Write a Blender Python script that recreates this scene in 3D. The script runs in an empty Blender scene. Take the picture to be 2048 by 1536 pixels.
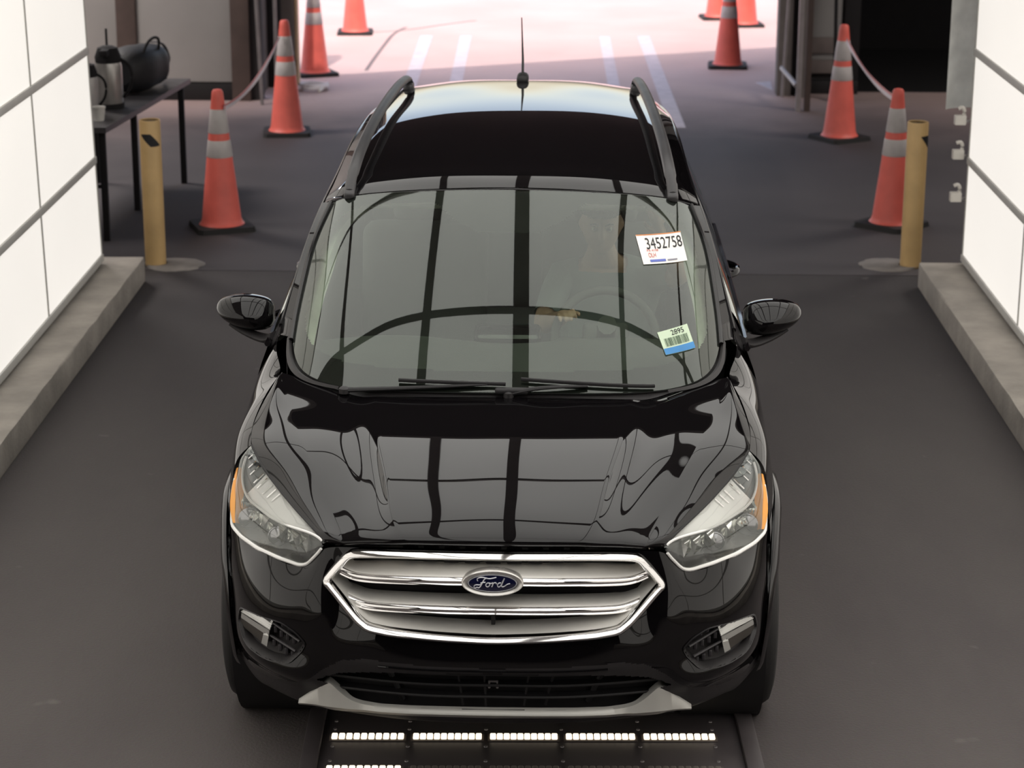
import bpy, bmesh, math, random
import numpy as np
from mathutils import Vector, Matrix
from mathutils.bvhtree import BVHTree

random.seed(7)
scene = bpy.context.scene
C = scene.collection
rad = math.radians

# ------------------------------------------------------------------ camera
cam_data = bpy.data.cameras.new('camera')
cam = bpy.data.objects.new('camera', cam_data)
C.objects.link(cam)
cam.matrix_world = Matrix(((0.9998281866, -0.0083787359, 0.0165346303, 0.158),
                           (0.0182460257, 0.2875964645, -0.9575778591, -5.976),
                           (0.0032679908, 0.9577150257, 0.2876999302, 3.170),
                           (0, 0, 0, 1)))
cam_data.sensor_width = 36.0
cam_data.lens = 4400.88 / 2048 * 36.0
cam_data.clip_end = 300
cam_data.dof.use_dof = True
cam_data.dof.focus_distance = 7.2
cam_data.dof.aperture_fstop = 5.0
scene.camera = cam

# ------------------------------------------------------------------ light and exposure
scene.view_settings.view_transform = 'Standard'
scene.view_settings.look = 'None'
scene.view_settings.gamma = 1.0
scene.view_settings.use_curve_mapping = False
scene.view_settings.exposure = 0.0

world = bpy.data.worlds.new('sky')
scene.world = world
world.use_nodes = True
wn = world.node_tree
wbg = wn.nodes['Background']
sky = wn.nodes.new('ShaderNodeTexSky')
sky.sky_type = 'NISHITA'
sky.sun_disc = False
sky.sun_elevation = rad(65)
sky.sun_rotation = rad(190)
sky.dust_density = 2.5
haze = wn.nodes.new('ShaderNodeMix'); haze.data_type = 'RGBA'; haze.blend_type = 'MULTIPLY'; haze.inputs['Factor'].default_value = 1.0
haze.inputs['B'].default_value = (1.0, 0.84, 0.74, 1)
wn.links.new(sky.outputs[0], haze.inputs['A']); wn.links.new(haze.outputs['Result'], wbg.inputs[0])
wbg.inputs[1].default_value = 0.5

sun_data = bpy.data.lights.new('sun', 'SUN')
sun_data.energy = 2.9
sun_data.angle = rad(0.6)
sun_data.color = (1.0, 0.90, 0.84)
sun = bpy.data.objects.new('sun', sun_data)
C.objects.link(sun)
sun.location = (0, -5, 12)
sun.rotation_euler = (rad(25), 0, rad(-8))   # high sun behind the building, shining out into the yard

# added fill lights for the dim hall behind the tunnel, outside the frame
for lx, ly, en in ((-4.9, 10.6, 190), (5.2, 10.4, 100), (-4.9, 7.4, 70), (5.2, 7.4, 60)):
    ld = bpy.data.lights.new('hall_fill', 'AREA'); ld.shape = 'RECTANGLE'; ld.size = 1.4; ld.size_y = 1.2; ld.energy = en; ld.color = (1.0, .93, .88)
    lo = bpy.data.objects.new('hall_fill', ld); C.objects.link(lo); lo.location = (lx, ly, 3.6)

PANEL_WALL = 0.72      # radiance of the backlit fabric panels
PANEL_CEIL = 1.62

# ------------------------------------------------------------------ material helpers
MATS = {}
def nmat(name):
    m = bpy.data.materials.new(name); m.use_nodes = True
    nt = m.node_tree
    return m, nt, nt.nodes['Principled BSDF']

def mat(name, col, rough=0.5, metal=0.0, var=0.12, scale=8.0, bump=0.0, bscale=60.0, coat=0.0, coat_rough=0.03, spec=0.5, rvar=0.08):
    """plain procedural material: noise-varied colour and roughness, optional bump"""
    if name in MATS: return MATS[name]
    m, nt, b = nmat(name)
    tc = nt.nodes.new('ShaderNodeTexCoord')
    nz = nt.nodes.new('ShaderNodeTexNoise'); nz.inputs['Scale'].default_value = scale; nz.inputs['Detail'].default_value = 5
    nt.links.new(tc.outputs['Object'], nz.inputs['Vector'])
    rp = nt.nodes.new('ShaderNodeValToRGB')
    rp.color_ramp.elements[0].position = 0.3; rp.color_ramp.elements[1].position = 0.7
    lo = [max(0, c * (1 - var)) for c in col]; hi = [min(1, c * (1 + var)) for c in col]
    rp.color_ramp.elements[0].color = (*lo, 1); rp.color_ramp.elements[1].color = (*hi, 1)
    nt.links.new(nz.outputs['Fac'], rp.inputs['Fac'])
    nt.links.new(rp.outputs['Color'], b.inputs['Base Color'])
    if rvar > 0:
        mr = nt.nodes.new('ShaderNodeMapRange')
        mr.inputs['To Min'].default_value = max(0, rough - rvar); mr.inputs['To Max'].default_value = min(1, rough + rvar)
        nt.links.new(nz.outputs['Fac'], mr.inputs['Value'])
        nt.links.new(mr.outputs['Result'], b.inputs['Roughness'])
    else:
        b.inputs['Roughness'].default_value = rough
    b.inputs['Metallic'].default_value = metal
    b.inputs['Specular IOR Level'].default_value = spec
    b.inputs['Coat Weight'].default_value = coat
    b.inputs['Coat Roughness'].default_value = coat_rough
    if bump > 0:
        n2 = nt.nodes.new('ShaderNodeTexNoise'); n2.inputs['Scale'].default_value = bscale; n2.inputs['Detail'].default_value = 4
        nt.links.new(tc.outputs['Object'], n2.inputs['Vector'])
        bp = nt.nodes.new('ShaderNodeBump'); bp.inputs['Strength'].default_value = bump; bp.inputs['Distance'].default_value = 0.01
        nt.links.new(n2.outputs['Fac'], bp.inputs['Height'])
        nt.links.new(bp.outputs['Normal'], b.inputs['Normal'])
    MATS[name] = m
    return m

def emit(name, col, strength, var=0.05, scale=1.2):
    if name in MATS: return MATS[name]
    m, nt, b = nmat(name)
    tc = nt.nodes.new('ShaderNodeTexCoord')
    nz = nt.nodes.new('ShaderNodeTexNoise'); nz.inputs['Scale'].default_value = scale; nz.inputs['Detail'].default_value = 2
    nt.links.new(tc.outputs['Object'], nz.inputs['Vector'])
    mr = nt.nodes.new('ShaderNodeMapRange')
    mr.inputs['To Min'].default_value = strength * (1 - var); mr.inputs['To Max'].default_value = strength * (1 + var)
    nt.links.new(nz.outputs['Fac'], mr.inputs['Value'])
    b.inputs['Base Color'].default_value = (*[0.6 * c for c in col], 1)
    b.inputs['Roughness'].default_value = 0.7
    b.inputs['Emission Color'].default_value = (*col, 1)
    nt.links.new(mr.outputs['Result'], b.inputs['Emission Strength'])
    MATS[name] = m
    return m

def glass(name, tint, refl=1.0, gloss_rough=0.0):
    """a thin pane: tinted see-through plus the mirror image of both faces, by Fresnel"""
    if name in MATS: return MATS[name]
    m = bpy.data.materials.new(name); m.use_nodes = True
    nt = m.node_tree; nt.nodes.clear()
    out = nt.nodes.new('ShaderNodeOutputMaterial')
    mix = nt.nodes.new('ShaderNodeMixShader')
    tr = nt.nodes.new('ShaderNodeBsdfTransparent'); tr.inputs[0].default_value = (*tint, 1)
    gl = nt.nodes.new('ShaderNodeBsdfGlossy'); gl.inputs['Roughness'].default_value = gloss_rough
    gl.inputs['Color'].default_value = (0.93, 0.97, 0.93, 1)
    fr = nt.nodes.new('ShaderNodeFresnel'); fr.inputs['IOR'].default_value = 1.52
    mu = nt.nodes.new('ShaderNodeMath'); mu.operation = 'MULTIPLY'; mu.inputs[1].default_value = 1.9 * refl; mu.use_clamp = True
    nt.links.new(fr.outputs[0], mu.inputs[0]); nt.links.new(mu.outputs[0], mix.inputs[0])
    nt.links.new(tr.outputs[0], mix.inputs[1]); nt.links.new(gl.outputs[0], mix.inputs[2])
    nt.links.new(mix.outputs[0], out.inputs[0])
    MATS[name] = m
    return m

def _coat(m, ior):
    m.node_tree.nodes['Principled BSDF'].inputs['Coat IOR'].default_value = ior; return m
PAINT = mat('black_car_paint', (0.0035, 0.003, 0.0035), 0.5, var=0.05, coat=1.0, coat_rough=0.006, spec=0.0, rvar=0.0)
_coat(PAINT, 1.45)
GLOSSB = mat('gloss_black_trim', (0.006, 0.005, 0.006), 0.12, rvar=0.03)
PLASTIC = mat('black_grained_plastic', (0.018, 0.016, 0.017), 0.5, bump=0.08, bscale=300)
DARK = mat('dark_plastic', (0.008, 0.007, 0.008), 0.6)
RUBBER = mat('tyre_rubber', (0.014, 0.013, 0.013), 0.75, bump=0.1, bscale=120)
CHROME = mat('bright_chrome', (0.86, 0.85, 0.84), 0.06, 1.0, var=0.02, rvar=0.03)
SATIN = mat('satin_silver_plastic', (0.74, 0.72, 0.68), 0.48, 0.25, var=0.03)
SKID = mat('silver_painted_plastic', (0.50, 0.49, 0.46), 0.4, 0.35, var=0.03)
ALLOY = mat('alloy_wheel_silver', (0.45, 0.45, 0.45), 0.3, 0.9)
STEEL = mat('dull_steel', (0.30, 0.28, 0.28), 0.45, 0.7)
RAILM = mat('charcoal_rail_finish', (0.034, 0.032, 0.034), 0.40, 0.0)
AMBER = mat('amber_reflector_plastic', (1.0, 0.42, 0.09), 0.3, var=0.08)
LAMPW = mat('pale_lamp_panel', (0.95, 0.94, 0.91), 0.35, 0.0, var=0.02, coat=0.8)
LAMPG = mat('grey_lamp_bowl', (0.36, 0.36, 0.36), 0.28, 0.5, var=0.1)
TRIMG = mat('pale_interior_trim', (0.90, 0.90, 0.82), 0.8)
DASHM = mat('charcoal_dashboard', (0.06, 0.06, 0.06), 0.75, bump=0.02, bscale=250)
SEATM = mat('charcoal_seat_cloth', (0.08, 0.08, 0.085), 0.9, bump=0.02, bscale=250)
GLASSW = glass('windscreen_glass', (0.86, 0.98, 0.84), 0.84)
GLASSS = glass('side_window_glass', (0.86, 0.92, 0.86))
GLASSL = glass('clear_lens', (0.96, 0.96, 0.96), 0.75)
GLASSP = glass('privacy_glass', (0.06, 0.07, 0.065))
ORANGE = mat('orange_cone_vinyl', (0.82, 0.15, 0.115), 0.5, var=0.12, scale=5)
BANDM = mat('silver_reflective_band', (0.56, 0.52, 0.51), 0.45, 0.0, var=0.08, scale=12)
YELLOW = mat('yellow_bollard_paint', (0.58, 0.385, 0.17), 0.5, var=0.12, scale=6)
CONCRETE = mat('kerb_concrete', (0.32, 0.29, 0.255), 0.85, var=0.20, scale=5, bump=0.35, bscale=45)
WALLG = mat('grey_wall_panel', (0.30, 0.29, 0.28), 0.8, var=0.06, scale=2)
BROWN = mat('brown_timber_post', (0.075, 0.052, 0.045), 0.75, var=0.2, scale=6)
BLACKV = mat('matt_black', (0.006, 0.005, 0.006), 0.85)
WHITEP = mat('white_plastic', (0.72, 0.70, 0.66), 0.45, var=0.05)
FRAMEG = mat('grey_panel_frame', (0.52, 0.51, 0.48), 0.6, 0.0, var=0.06)
SKIN = mat('skin', (0.40, 0.25, 0.19), 0.55, var=0.12, scale=14)
HAIR = mat('dark_hair', (0.018, 0.013, 0.011), 0.65, bump=0.5, bscale=180)
SHIRT = mat('grey_shirt_cotton', (0.16, 0.18, 0.185), 0.9, bump=0.02, bscale=200)
PAPER = mat('white_paper', (0.86, 0.83, 0.80), 0.7, var=0.02)
INK = mat('black_ink', (0.012, 0.012, 0.014), 0.7)
PANELW = emit('backlit_wall_fabric', (1.0, 0.955, 0.895), PANEL_WALL)
PANELC = emit('backlit_ceiling_fabric', (1.0, 0.985, 0.945), PANEL_CEIL)

def asphalt(name, a, b_, speck):
    m, nt, b = nmat(name)
    tc = nt.nodes.new('ShaderNodeTexCoord')
    n1 = nt.nodes.new('ShaderNodeTexNoise'); n1.inputs['Scale'].default_value = 0.55; n1.inputs['Detail'].default_value = 6; n1.inputs['Roughness'].default_value = 0.62
    n2 = nt.nodes.new('ShaderNodeTexNoise'); n2.inputs['Scale'].default_value = 90; n2.inputs['Detail'].default_value = 3
    n3 = nt.nodes.new('ShaderNodeTexNoise'); n3.inputs['Scale'].default_value = 5.5; n3.inputs['Detail'].default_value = 2
    mp = nt.nodes.new('ShaderNodeMapping'); mp.inputs['Scale'].default_value = (1.0, 0.42, 1.0)
    nt.links.new(tc.outputs['Object'], mp.inputs['Vector'])
    nt.links.new(mp.outputs['Vector'], n1.inputs['Vector'])
    for n in (n2, n3): nt.links.new(tc.outputs['Object'], n.inputs['Vector'])
    r1 = nt.nodes.new('ShaderNodeValToRGB')
    r1.color_ramp.elements[0].position = 0.33; r1.color_ramp.elements[1].position = 0.68
    r1.color_ramp.elements[0].color = (*a, 1); r1.color_ramp.elements[1].color = (*b_, 1)
    nt.links.new(n1.outputs['Fac'], r1.inputs['Fac'])
    if speck[0] < .3:                                  # paler towards the camera end: stronger light there put into the colour
        sx = nt.nodes.new('ShaderNodeSeparateXYZ'); nt.links.new(tc.outputs['Object'], sx.inputs[0])
        ma = nt.nodes.new('ShaderNodeMath'); ma.operation = 'MULTIPLY_ADD'; ma.inputs[1].default_value = 3.0
        nt.links.new(n1.outputs['Fac'], ma.inputs[0]); nt.links.new(sx.outputs['Y'], ma.inputs[2])
        mg = nt.nodes.new('ShaderNodeMapRange'); mg.interpolation_type = 'SMOOTHSTEP'
        mg.inputs['From Min'].default_value = 7.0; mg.inputs['From Max'].default_value = -0.5; mg.inputs['To Min'].default_value = 0.95; mg.inputs['To Max'].default_value = 2.0
        nt.links.new(ma.outputs[0], mg.inputs['Value'])
        sc_ = nt.nodes.new('ShaderNodeVectorMath'); sc_.operation = 'SCALE'
        nt.links.new(r1.outputs['Color'], sc_.inputs[0]); nt.links.new(mg.outputs['Result'], sc_.inputs['Scale'])
        col_out = sc_.outputs['Vector']
    else: col_out = r1.outputs['Color']
    r3 = nt.nodes.new('ShaderNodeValToRGB')            # sparse pale scuffs
    r3.color_ramp.elements[0].position = 0.72; r3.color_ramp.elements[1].position = 0.80
    r3.color_ramp.elements[0].color = (0, 0, 0, 1); r3.color_ramp.elements[1].color = (0.55, 0.55, 0.55, 1)
    nt.links.new(n3.outputs['Fac'], r3.inputs['Fac'])
    mx = nt.nodes.new('ShaderNodeMix'); mx.data_type = 'RGBA'
    mx.inputs['B'].default_value = (*speck, 1)
    nt.links.new(r3.outputs['Color'], mx.inputs['Factor']); nt.links.new(col_out, mx.inputs['A'])
    m2 = nt.nodes.new('ShaderNodeMix'); m2.data_type = 'RGBA'; m2.blend_type = 'MULTIPLY'; m2.inputs['Factor'].default_value = 0.35
    nt.links.new(mx.outputs['Result'], m2.inputs['A']); nt.links.new(n2.outputs['Color'], m2.inputs['B'])
    mm = nt.nodes.new('ShaderNodeMix'); mm.data_type = 'RGBA'; mm.inputs['Factor'].default_value = 0.5
    nt.links.new(mx.outputs['Result'], mm.inputs['A']); nt.links.new(m2.outputs['Result'], mm.inputs['B'])
    nt.links.new(mm.outputs['Result'], b.inputs['Base Color'])
    b.inputs['Roughness'].default_value = 0.82
    b.inputs['Specular IOR Level'].default_value = 0.35
    bp = nt.nodes.new('ShaderNodeBump'); bp.inputs['Strength'].default_value = 0.25; bp.inputs['Distance'].default_value = 0.01
    nt.links.new(n2.outputs['Fac'], bp.inputs['Height']); nt.links.new(bp.outputs['Normal'], b.inputs['Normal'])
    MATS[name] = m
    return m
ASPHALT = asphalt('bay_asphalt', (0.044, 0.0375, 0.038), (0.074, 0.065, 0.062), (0.20, 0.18, 0.17))
YARD = asphalt('pale_yard_concrete', (0.40, 0.345, 0.33), (0.50, 0.43, 0.41), (0.55, 0.5, 0.48))

# ------------------------------------------------------------------ object helpers
def tag(o, label=None, cat=None, group=None, kind=None):
    if label: o['label'] = label
    if cat: o['category'] = cat
    if group: o['group'] = group
    if kind: o['kind'] = kind
    return o

def empty(name, loc=(0, 0, 0), rz=0.0, label=None, cat=None, group=None):
    o = bpy.data.objects.new(name, None); C.objects.link(o)
    o.empty_display_size = 0.1
    o.location = loc; o.rotation_euler = (0, 0, rz)
    return tag(o, label, cat, group)

def link(name, me, material=None, parent=None, smooth=True):
    if material is not None and len(me.materials) == 0: me.materials.append(material)
    if smooth is True:
        me.polygons.foreach_set('use_smooth', [True] * len(me.polygons))
    elif smooth:
        me.polygons.foreach_set('use_smooth', [True] * len(me.polygons))
        me.set_sharp_from_angle(angle=rad(smooth))
    o = bpy.data.objects.new(name, me); C.objects.link(o)
    if parent is not None: o.parent = parent
    return o

def obj(name, bm, material=None, parent=None, smooth=35):
    me = bpy.data.meshes.new(name)
    bmesh.ops.recalc_face_normals(bm, faces=bm.faces)
    bm.to_mesh(me); bm.free()
    return link(name, me, material, parent, smooth)

def copy_tree(o, parent=None):
    c = o.copy(); C.objects.link(c)
    if parent is not None: c.parent = parent
    for ch in list(o.children): copy_tree(ch, c)
    return c

def NB(): return bmesh.new()

def box(bm, x0, x1, y0, y1, z0, z1, bev=0.0, mi=0):
    r = bmesh.ops.create_cube(bm, size=1.0)
    vs = r['verts']
    for v in vs:
        v.co = Vector((x0 + (v.co.x + .5) * (x1 - x0), y0 + (v.co.y + .5) * (y1 - y0), z0 + (v.co.z + .5) * (z1 - z0)))
    fs = list({f for v in vs for f in v.link_faces})
    for f in fs: f.material_index = mi
    if bev > 0:
        es = list({e for v in vs for e in v.link_edges})
        bmesh.ops.bevel(bm, geom=es, offset=bev, segments=2, profile=0.6, affect='EDGES')
    return vs

def boxo(name, x0, x1, y0, y1, z0, z1, material, parent=None, bev=0.004):
    bm = NB(); box(bm, x0, x1, y0, y1, z0, z1, bev)
    return obj(name, bm, material, parent)

def lathe(bm, prof, n=32, center=(0, 0, 0), axis='z', cap=True):
    """prof: list of (radius, height)"""
    rings = []
    for r, h in prof:
        ring = []
        for k in range(n):
            a = 2 * math.pi * k / n
            p = (r * math.cos(a), r * math.sin(a), h)
            if axis == 'x': p = (h, p[0], p[1])
            if axis == 'y': p = (p[0], h, p[1])
            ring.append(bm.verts.new(Vector(p) + Vector(center)))
        rings.append(ring)
    for a, b in zip(rings[:-1], rings[1:]):
        for k in range(n):
            bm.faces.new((a[k], a[(k + 1) % n], b[(k + 1) % n], b[k]))
    if cap:
        for ring in (rings[0], rings[-1]):
            try: bm.faces.new(ring)
            except ValueError: pass

def spl(P, n=None, ts=None):
    """natural cubic spline through points, chord-length parameter"""
    P = np.asarray(P, float); k = len(P)
    d = np.linalg.norm(np.diff(P, axis=0), axis=1) ** 0.75
    d = np.maximum(d, 1e-6)
    t = np.r_[0, np.cumsum(d)]; t /= t[-1]
    if ts is None: ts = np.linspace(0, 1, n)
    if k == 2:
        return P[0] + (P[1] - P[0]) * np.asarray(ts)[:, None]
    h = np.diff(t)
    A = np.zeros((k, k)); B = np.zeros((k, P.shape[1]))
    A[0, 0] = A[-1, -1] = 1
    for i in range(1, k - 1):
        A[i, i - 1] = h[i - 1]; A[i, i] = 2 * (h[i - 1] + h[i]); A[i, i + 1] = h[i]
        B[i] = 6 * ((P[i + 1] - P[i]) / h[i] - (P[i] - P[i - 1]) / h[i - 1])
    M = np.linalg.solve(A, B)
    ts = np.asarray(ts, float)
    i = np.clip(np.searchsorted(t, ts, side='right') - 1, 0, k - 2)
    u = (ts - t[i])[:, None]; hi = h[i][:, None]
    a = (M[i + 1] - M[i]) / (6 * hi); b = M[i] / 2
    c = (P[i + 1] - P[i]) / hi - hi * (2 * M[i] + M[i + 1]) / 6
    return P[i] + u * (c + u * (b + u * a))

def lin(P, n):
    P = np.asarray(P, float)
    d = np.linalg.norm(np.diff(P, axis=0), axis=1); t = np.r_[0, np.cumsum(d)]; t /= t[-1]
    ts = np.linspace(0, 1, n)
    return np.stack([np.interp(ts, t, P[:, j]) for j in range(P.shape[1])], 1)

def loft(rows, nu, nv, us=None, vs=None):
    """rows of control points -> smooth grid [nv][nu]"""
    R = np.array([spl(r, nu, us) for r in rows])
    return np.stack([spl(R[:, j], nv, vs) for j in range(nu if us is None else len(us))], 1)

def grid(bm, G, mirror=False, close_u=False, mi=0):
    G = np.asarray(G); nv, nu = G.shape[:2]
    for s in ((1, -1) if mirror else (1,)):
        V = [[bm.verts.new((s * p[0], p[1], p[2])) for p in row] for row in G]
        for j in range(nv - 1):
            for i in range(nu if close_u else nu - 1):
                i2 = (i + 1) % nu
                try:
                    f = bm.faces.new((V[j][i], V[j][i2], V[j + 1][i2], V[j + 1][i]) if s > 0 else (V[j + 1][i], V[j + 1][i2], V[j][i2], V[j][i]))
                    f.material_index = mi
                except ValueError: pass

def weld(bm, d=0.0004): bmesh.ops.remove_doubles(bm, verts=bm.verts, dist=d)

def tube(bm, pts, r, n=10, closed=False, flat=(1.0, 1.0), up=(0, 0, 1), cap=True):
    pts = [Vector(p) for p in pts]; k = len(pts)
    rr = r if hasattr(r, '__len__') else [r] * k
    rings = []
    for i, p in enumerate(pts):
        a = pts[(i - 1) % k] if (closed or i > 0) else p
        b = pts[(i + 1) % k] if (closed or i < k - 1) else p
        t = (b - a).normalized()
        u = Vector(up); s = t.cross(u)
        if s.length < 1e-4: s = t.cross(Vector((1, 0, 0)))
        s.normalize(); w = s.cross(t).normalized()
        rings.append([bm.verts.new(p + rr[i] * (s * math.cos(2 * math.pi * j / n) * flat[0] + w * math.sin(2 * math.pi * j / n) * flat[1])) for j in range(n)])
    m = k if closed else k - 1
    for i in range(m):
        a, b = rings[i], rings[(i + 1) % k]
        for j in range(n): bm.faces.new((a[j], a[(j + 1) % n], b[(j + 1) % n], b[j]))
    if cap and not closed:
        bm.faces.new(rings[0][::-1]); bm.faces.new(rings[-1])

def prism(bm, poly, y0, y1, axis='y', mi=0):
    """extrude a 2-D outline"""
    def P(a, b, h):
        return (a, h, b) if axis == 'y' else ((a, b, h) if axis == 'z' else (h, a, b))
    A = [bm.verts.new(P(a, b, y0)) for a, b in poly]; B = [bm.verts.new(P(a, b, y1)) for a, b in poly]
    n = len(poly)
    fs = [bm.faces.new(A), bm.faces.new(B[::-1])]
    for i in range(n): fs.append(bm.faces.new((A[i], B[i], B[(i + 1) % n], A[(i + 1) % n])))
    for f in fs: f.material_index = mi
    return fs

def inpoly(px, pz, poly):
    c = False; n = len(poly); j = n - 1
    for i in range(n):
        if (poly[i][1] > pz) != (poly[j][1] > pz) and px < (poly[j][0] - poly[i][0]) * (pz - poly[i][1]) / (poly[j][1] - poly[i][1]) + poly[i][0]:
            c = not c
        j = i
    return c

def rbox(bm, c, s, bev, rot=None, mi=0):
    """rounded box around a centre with optional rotation matrix"""
    b2 = bmesh.new(); box(b2, -s[0] / 2, s[0] / 2, -s[1] / 2, s[1] / 2, -s[2] / 2, s[2] / 2)
    bmesh.ops.bevel(b2, geom=list(b2.edges), offset=bev, segments=3, profile=0.5, affect='EDGES')
    M = Matrix.Translation(c) @ (rot.to_4x4() if rot is not None else Matrix.Identity(4))
    vm = {v: bm.verts.new(M @ v.co) for v in b2.verts}
    for f in b2.faces:
        g = bm.faces.new([vm[v] for v in f.verts]); g.material_index = mi
    b2.free()

def text_mesh(name, s, size, material, parent, M, extrude=0.0004, align='LEFT', squeeze=1.0):
    cu = bpy.data.curves.new(name, 'FONT'); cu.body = s; cu.size = size; cu.extrude = extrude; cu.align_x = align
    cu.space_character = 1.0
    t = bpy.data.objects.new(name, cu); C.objects.link(t)
    bpy.context.view_layer.update()
    dg = bpy.context.evaluated_depsgraph_get()
    me = bpy.data.meshes.new_from_object(t.evaluated_get(dg))
    bpy.data.objects.remove(t)
    me.transform(M @ Matrix.Diagonal((squeeze, 1, 1, 1)))
    me.materials.clear(); me.materials.append(material)
    o = link(name, me, None, parent, False)
    return o

# ================================================================== THE SETTING
def struct(name, bm, material, parent=None, smooth=35):
    o = obj(name, bm, material, parent, smooth)
    if parent is None: o['kind'] = 'structure'
    return o

# floor: two asphalt slabs with an open joint; the rear slab turns into pale worn concrete outside the door
def ground_material():
    m, nt, b = nmat('asphalt_to_concrete')
    g1 = ASPHALT.node_tree; g2 = YARD.node_tree
    def build(a, b_, speck, sc):
        tc = nt.nodes.new('ShaderNodeTexCoord')
        n1 = nt.nodes.new('ShaderNodeTexNoise'); n1.inputs['Scale'].default_value = sc; n1.inputs['Detail'].default_value = 6
        nt.links.new(tc.outputs['Object'], n1.inputs['Vector'])
        r = nt.nodes.new('ShaderNodeValToRGB'); r.color_ramp.elements[0].position = .33; r.color_ramp.elements[1].position = .68
        r.color_ramp.elements[0].color = (*a, 1); r.color_ramp.elements[1].color = (*b_, 1)
        nt.links.new(n1.outputs['Fac'], r.inputs['Fac'])
        return r, tc, n1
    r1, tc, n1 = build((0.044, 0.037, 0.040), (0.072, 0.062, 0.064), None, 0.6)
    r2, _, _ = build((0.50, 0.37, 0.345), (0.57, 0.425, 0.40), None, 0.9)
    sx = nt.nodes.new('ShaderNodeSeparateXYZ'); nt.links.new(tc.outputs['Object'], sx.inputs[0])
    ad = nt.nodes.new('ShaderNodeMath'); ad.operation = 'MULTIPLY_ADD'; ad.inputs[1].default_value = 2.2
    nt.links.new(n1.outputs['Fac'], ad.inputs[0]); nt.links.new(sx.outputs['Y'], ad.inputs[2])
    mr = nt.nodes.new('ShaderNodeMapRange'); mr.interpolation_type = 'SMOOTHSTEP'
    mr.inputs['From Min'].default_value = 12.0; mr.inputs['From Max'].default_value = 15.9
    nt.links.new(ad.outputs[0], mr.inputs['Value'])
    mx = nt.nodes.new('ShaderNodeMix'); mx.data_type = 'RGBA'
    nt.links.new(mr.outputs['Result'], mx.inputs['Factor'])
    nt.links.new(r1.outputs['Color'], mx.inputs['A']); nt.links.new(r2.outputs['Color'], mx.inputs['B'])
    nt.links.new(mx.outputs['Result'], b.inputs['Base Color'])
    b.inputs['Roughness'].default_value = 0.78
    n2 = nt.nodes.new('ShaderNodeTexNoise'); n2.inputs['Scale'].default_value = 90
    nt.links.new(tc.outputs['Object'], n2.inputs['Vector'])
    bp = nt.nodes.new('ShaderNodeBump'); bp.inputs['Strength'].default_value = .22; bp.inputs['Distance'].default_value = .01
    nt.links.new(n2.outputs['Fac'], bp.inputs['Height']); nt.links.new(bp.outputs['Normal'], b.inputs['Normal'])
    return m
GROUNDM = ground_material()
bm = NB(); box(bm, -7, 7.5, -11, 6.898, -0.2, 0)
struct('floor', bm, ASPHALT)
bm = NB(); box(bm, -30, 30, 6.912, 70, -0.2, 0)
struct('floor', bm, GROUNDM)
bm = NB(); box(bm, -7, 7.5, 6.89, 6.92, -0.2, -0.012)
struct('trim_1', bm, DARK)

# painted lane stripes and cracks in the yard
STRIPE_SUN = mat('worn_paint_and_sun_patch', (0.56, 0.49, 0.515), 0.7, var=0.12, scale=9)
def slab(name, poly, z, material, parent=None, kind='structure'):
    bm = NB(); prism(bm, poly, 0.0, z, 'z')
    o = obj(name, bm, material, parent, False)
    if kind: o['kind'] = kind
    return o
for (xa, ya, xb, yb, w) in ((-1.12, 12.4, -1.16, 17.35, .13), (-0.70, 12.4, -0.745, 17.35, .12), (0.735, 13.4, 0.72, 17.35, .11), (1.20, 11.9, 1.13, 17.4, .13)):
    slab('marking_and_sun_patch', [(xa - w / 2, ya), (xa + w / 2, ya), (xb + w / 2, yb), (xb - w / 2, yb)], 0.003, STRIPE_SUN)
slab('marking_and_sun_patch', [(2.04, 14.30), (2.19, 14.36), (2.16, 13.86)], 0.003, STRIPE_SUN)  # triangle of sunlight by the right jamb, laid down as pale colour
CRACK = mat('dark_crack_filler', (0.17, 0.14, 0.14), 0.8)
for pts in ([(-1.60, 14.9), (-1.58, 15.8), (-1.545, 16.9), (-1.50, 17.6), (-1.42, 18.0)],
            [(-2.0, 17.45), (-1.7, 17.62), (-1.45, 17.75), (-1.1, 18.15), (-0.69, 18.6)]):
    c = spl(pts, 16); n = len(c)
    L = [(p[0] - .018, p[1]) for p in c]; Rr = [(p[0] + .018, p[1]) for p in c][::-1]
    slab('floor_crack', L + Rr, 0.002, CRACK)

# kerbs
def kerb(name, x0, x1):
    bm = NB(); box(bm, x0, x1, -4.2, 6.62, 0, 0.15, 0.012)
    # break up the long top edge a little
    bmesh.ops.subdivide_edges(bm, edges=[e for e in bm.edges if abs(e.verts[0].co.y - e.verts[1].co.y) > 5], cuts=60)
    for v in bm.verts:
        if v.co.z > .1:
            v.co.z += random.uniform(-.0025, .0025); v.co.x += random.uniform(-.003, .003)
    return struct(name, bm, CONCRETE)
kerb('kerb_left', -2.62, -2.228)
kerb('kerb_right', 2.322, 2.75)

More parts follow.
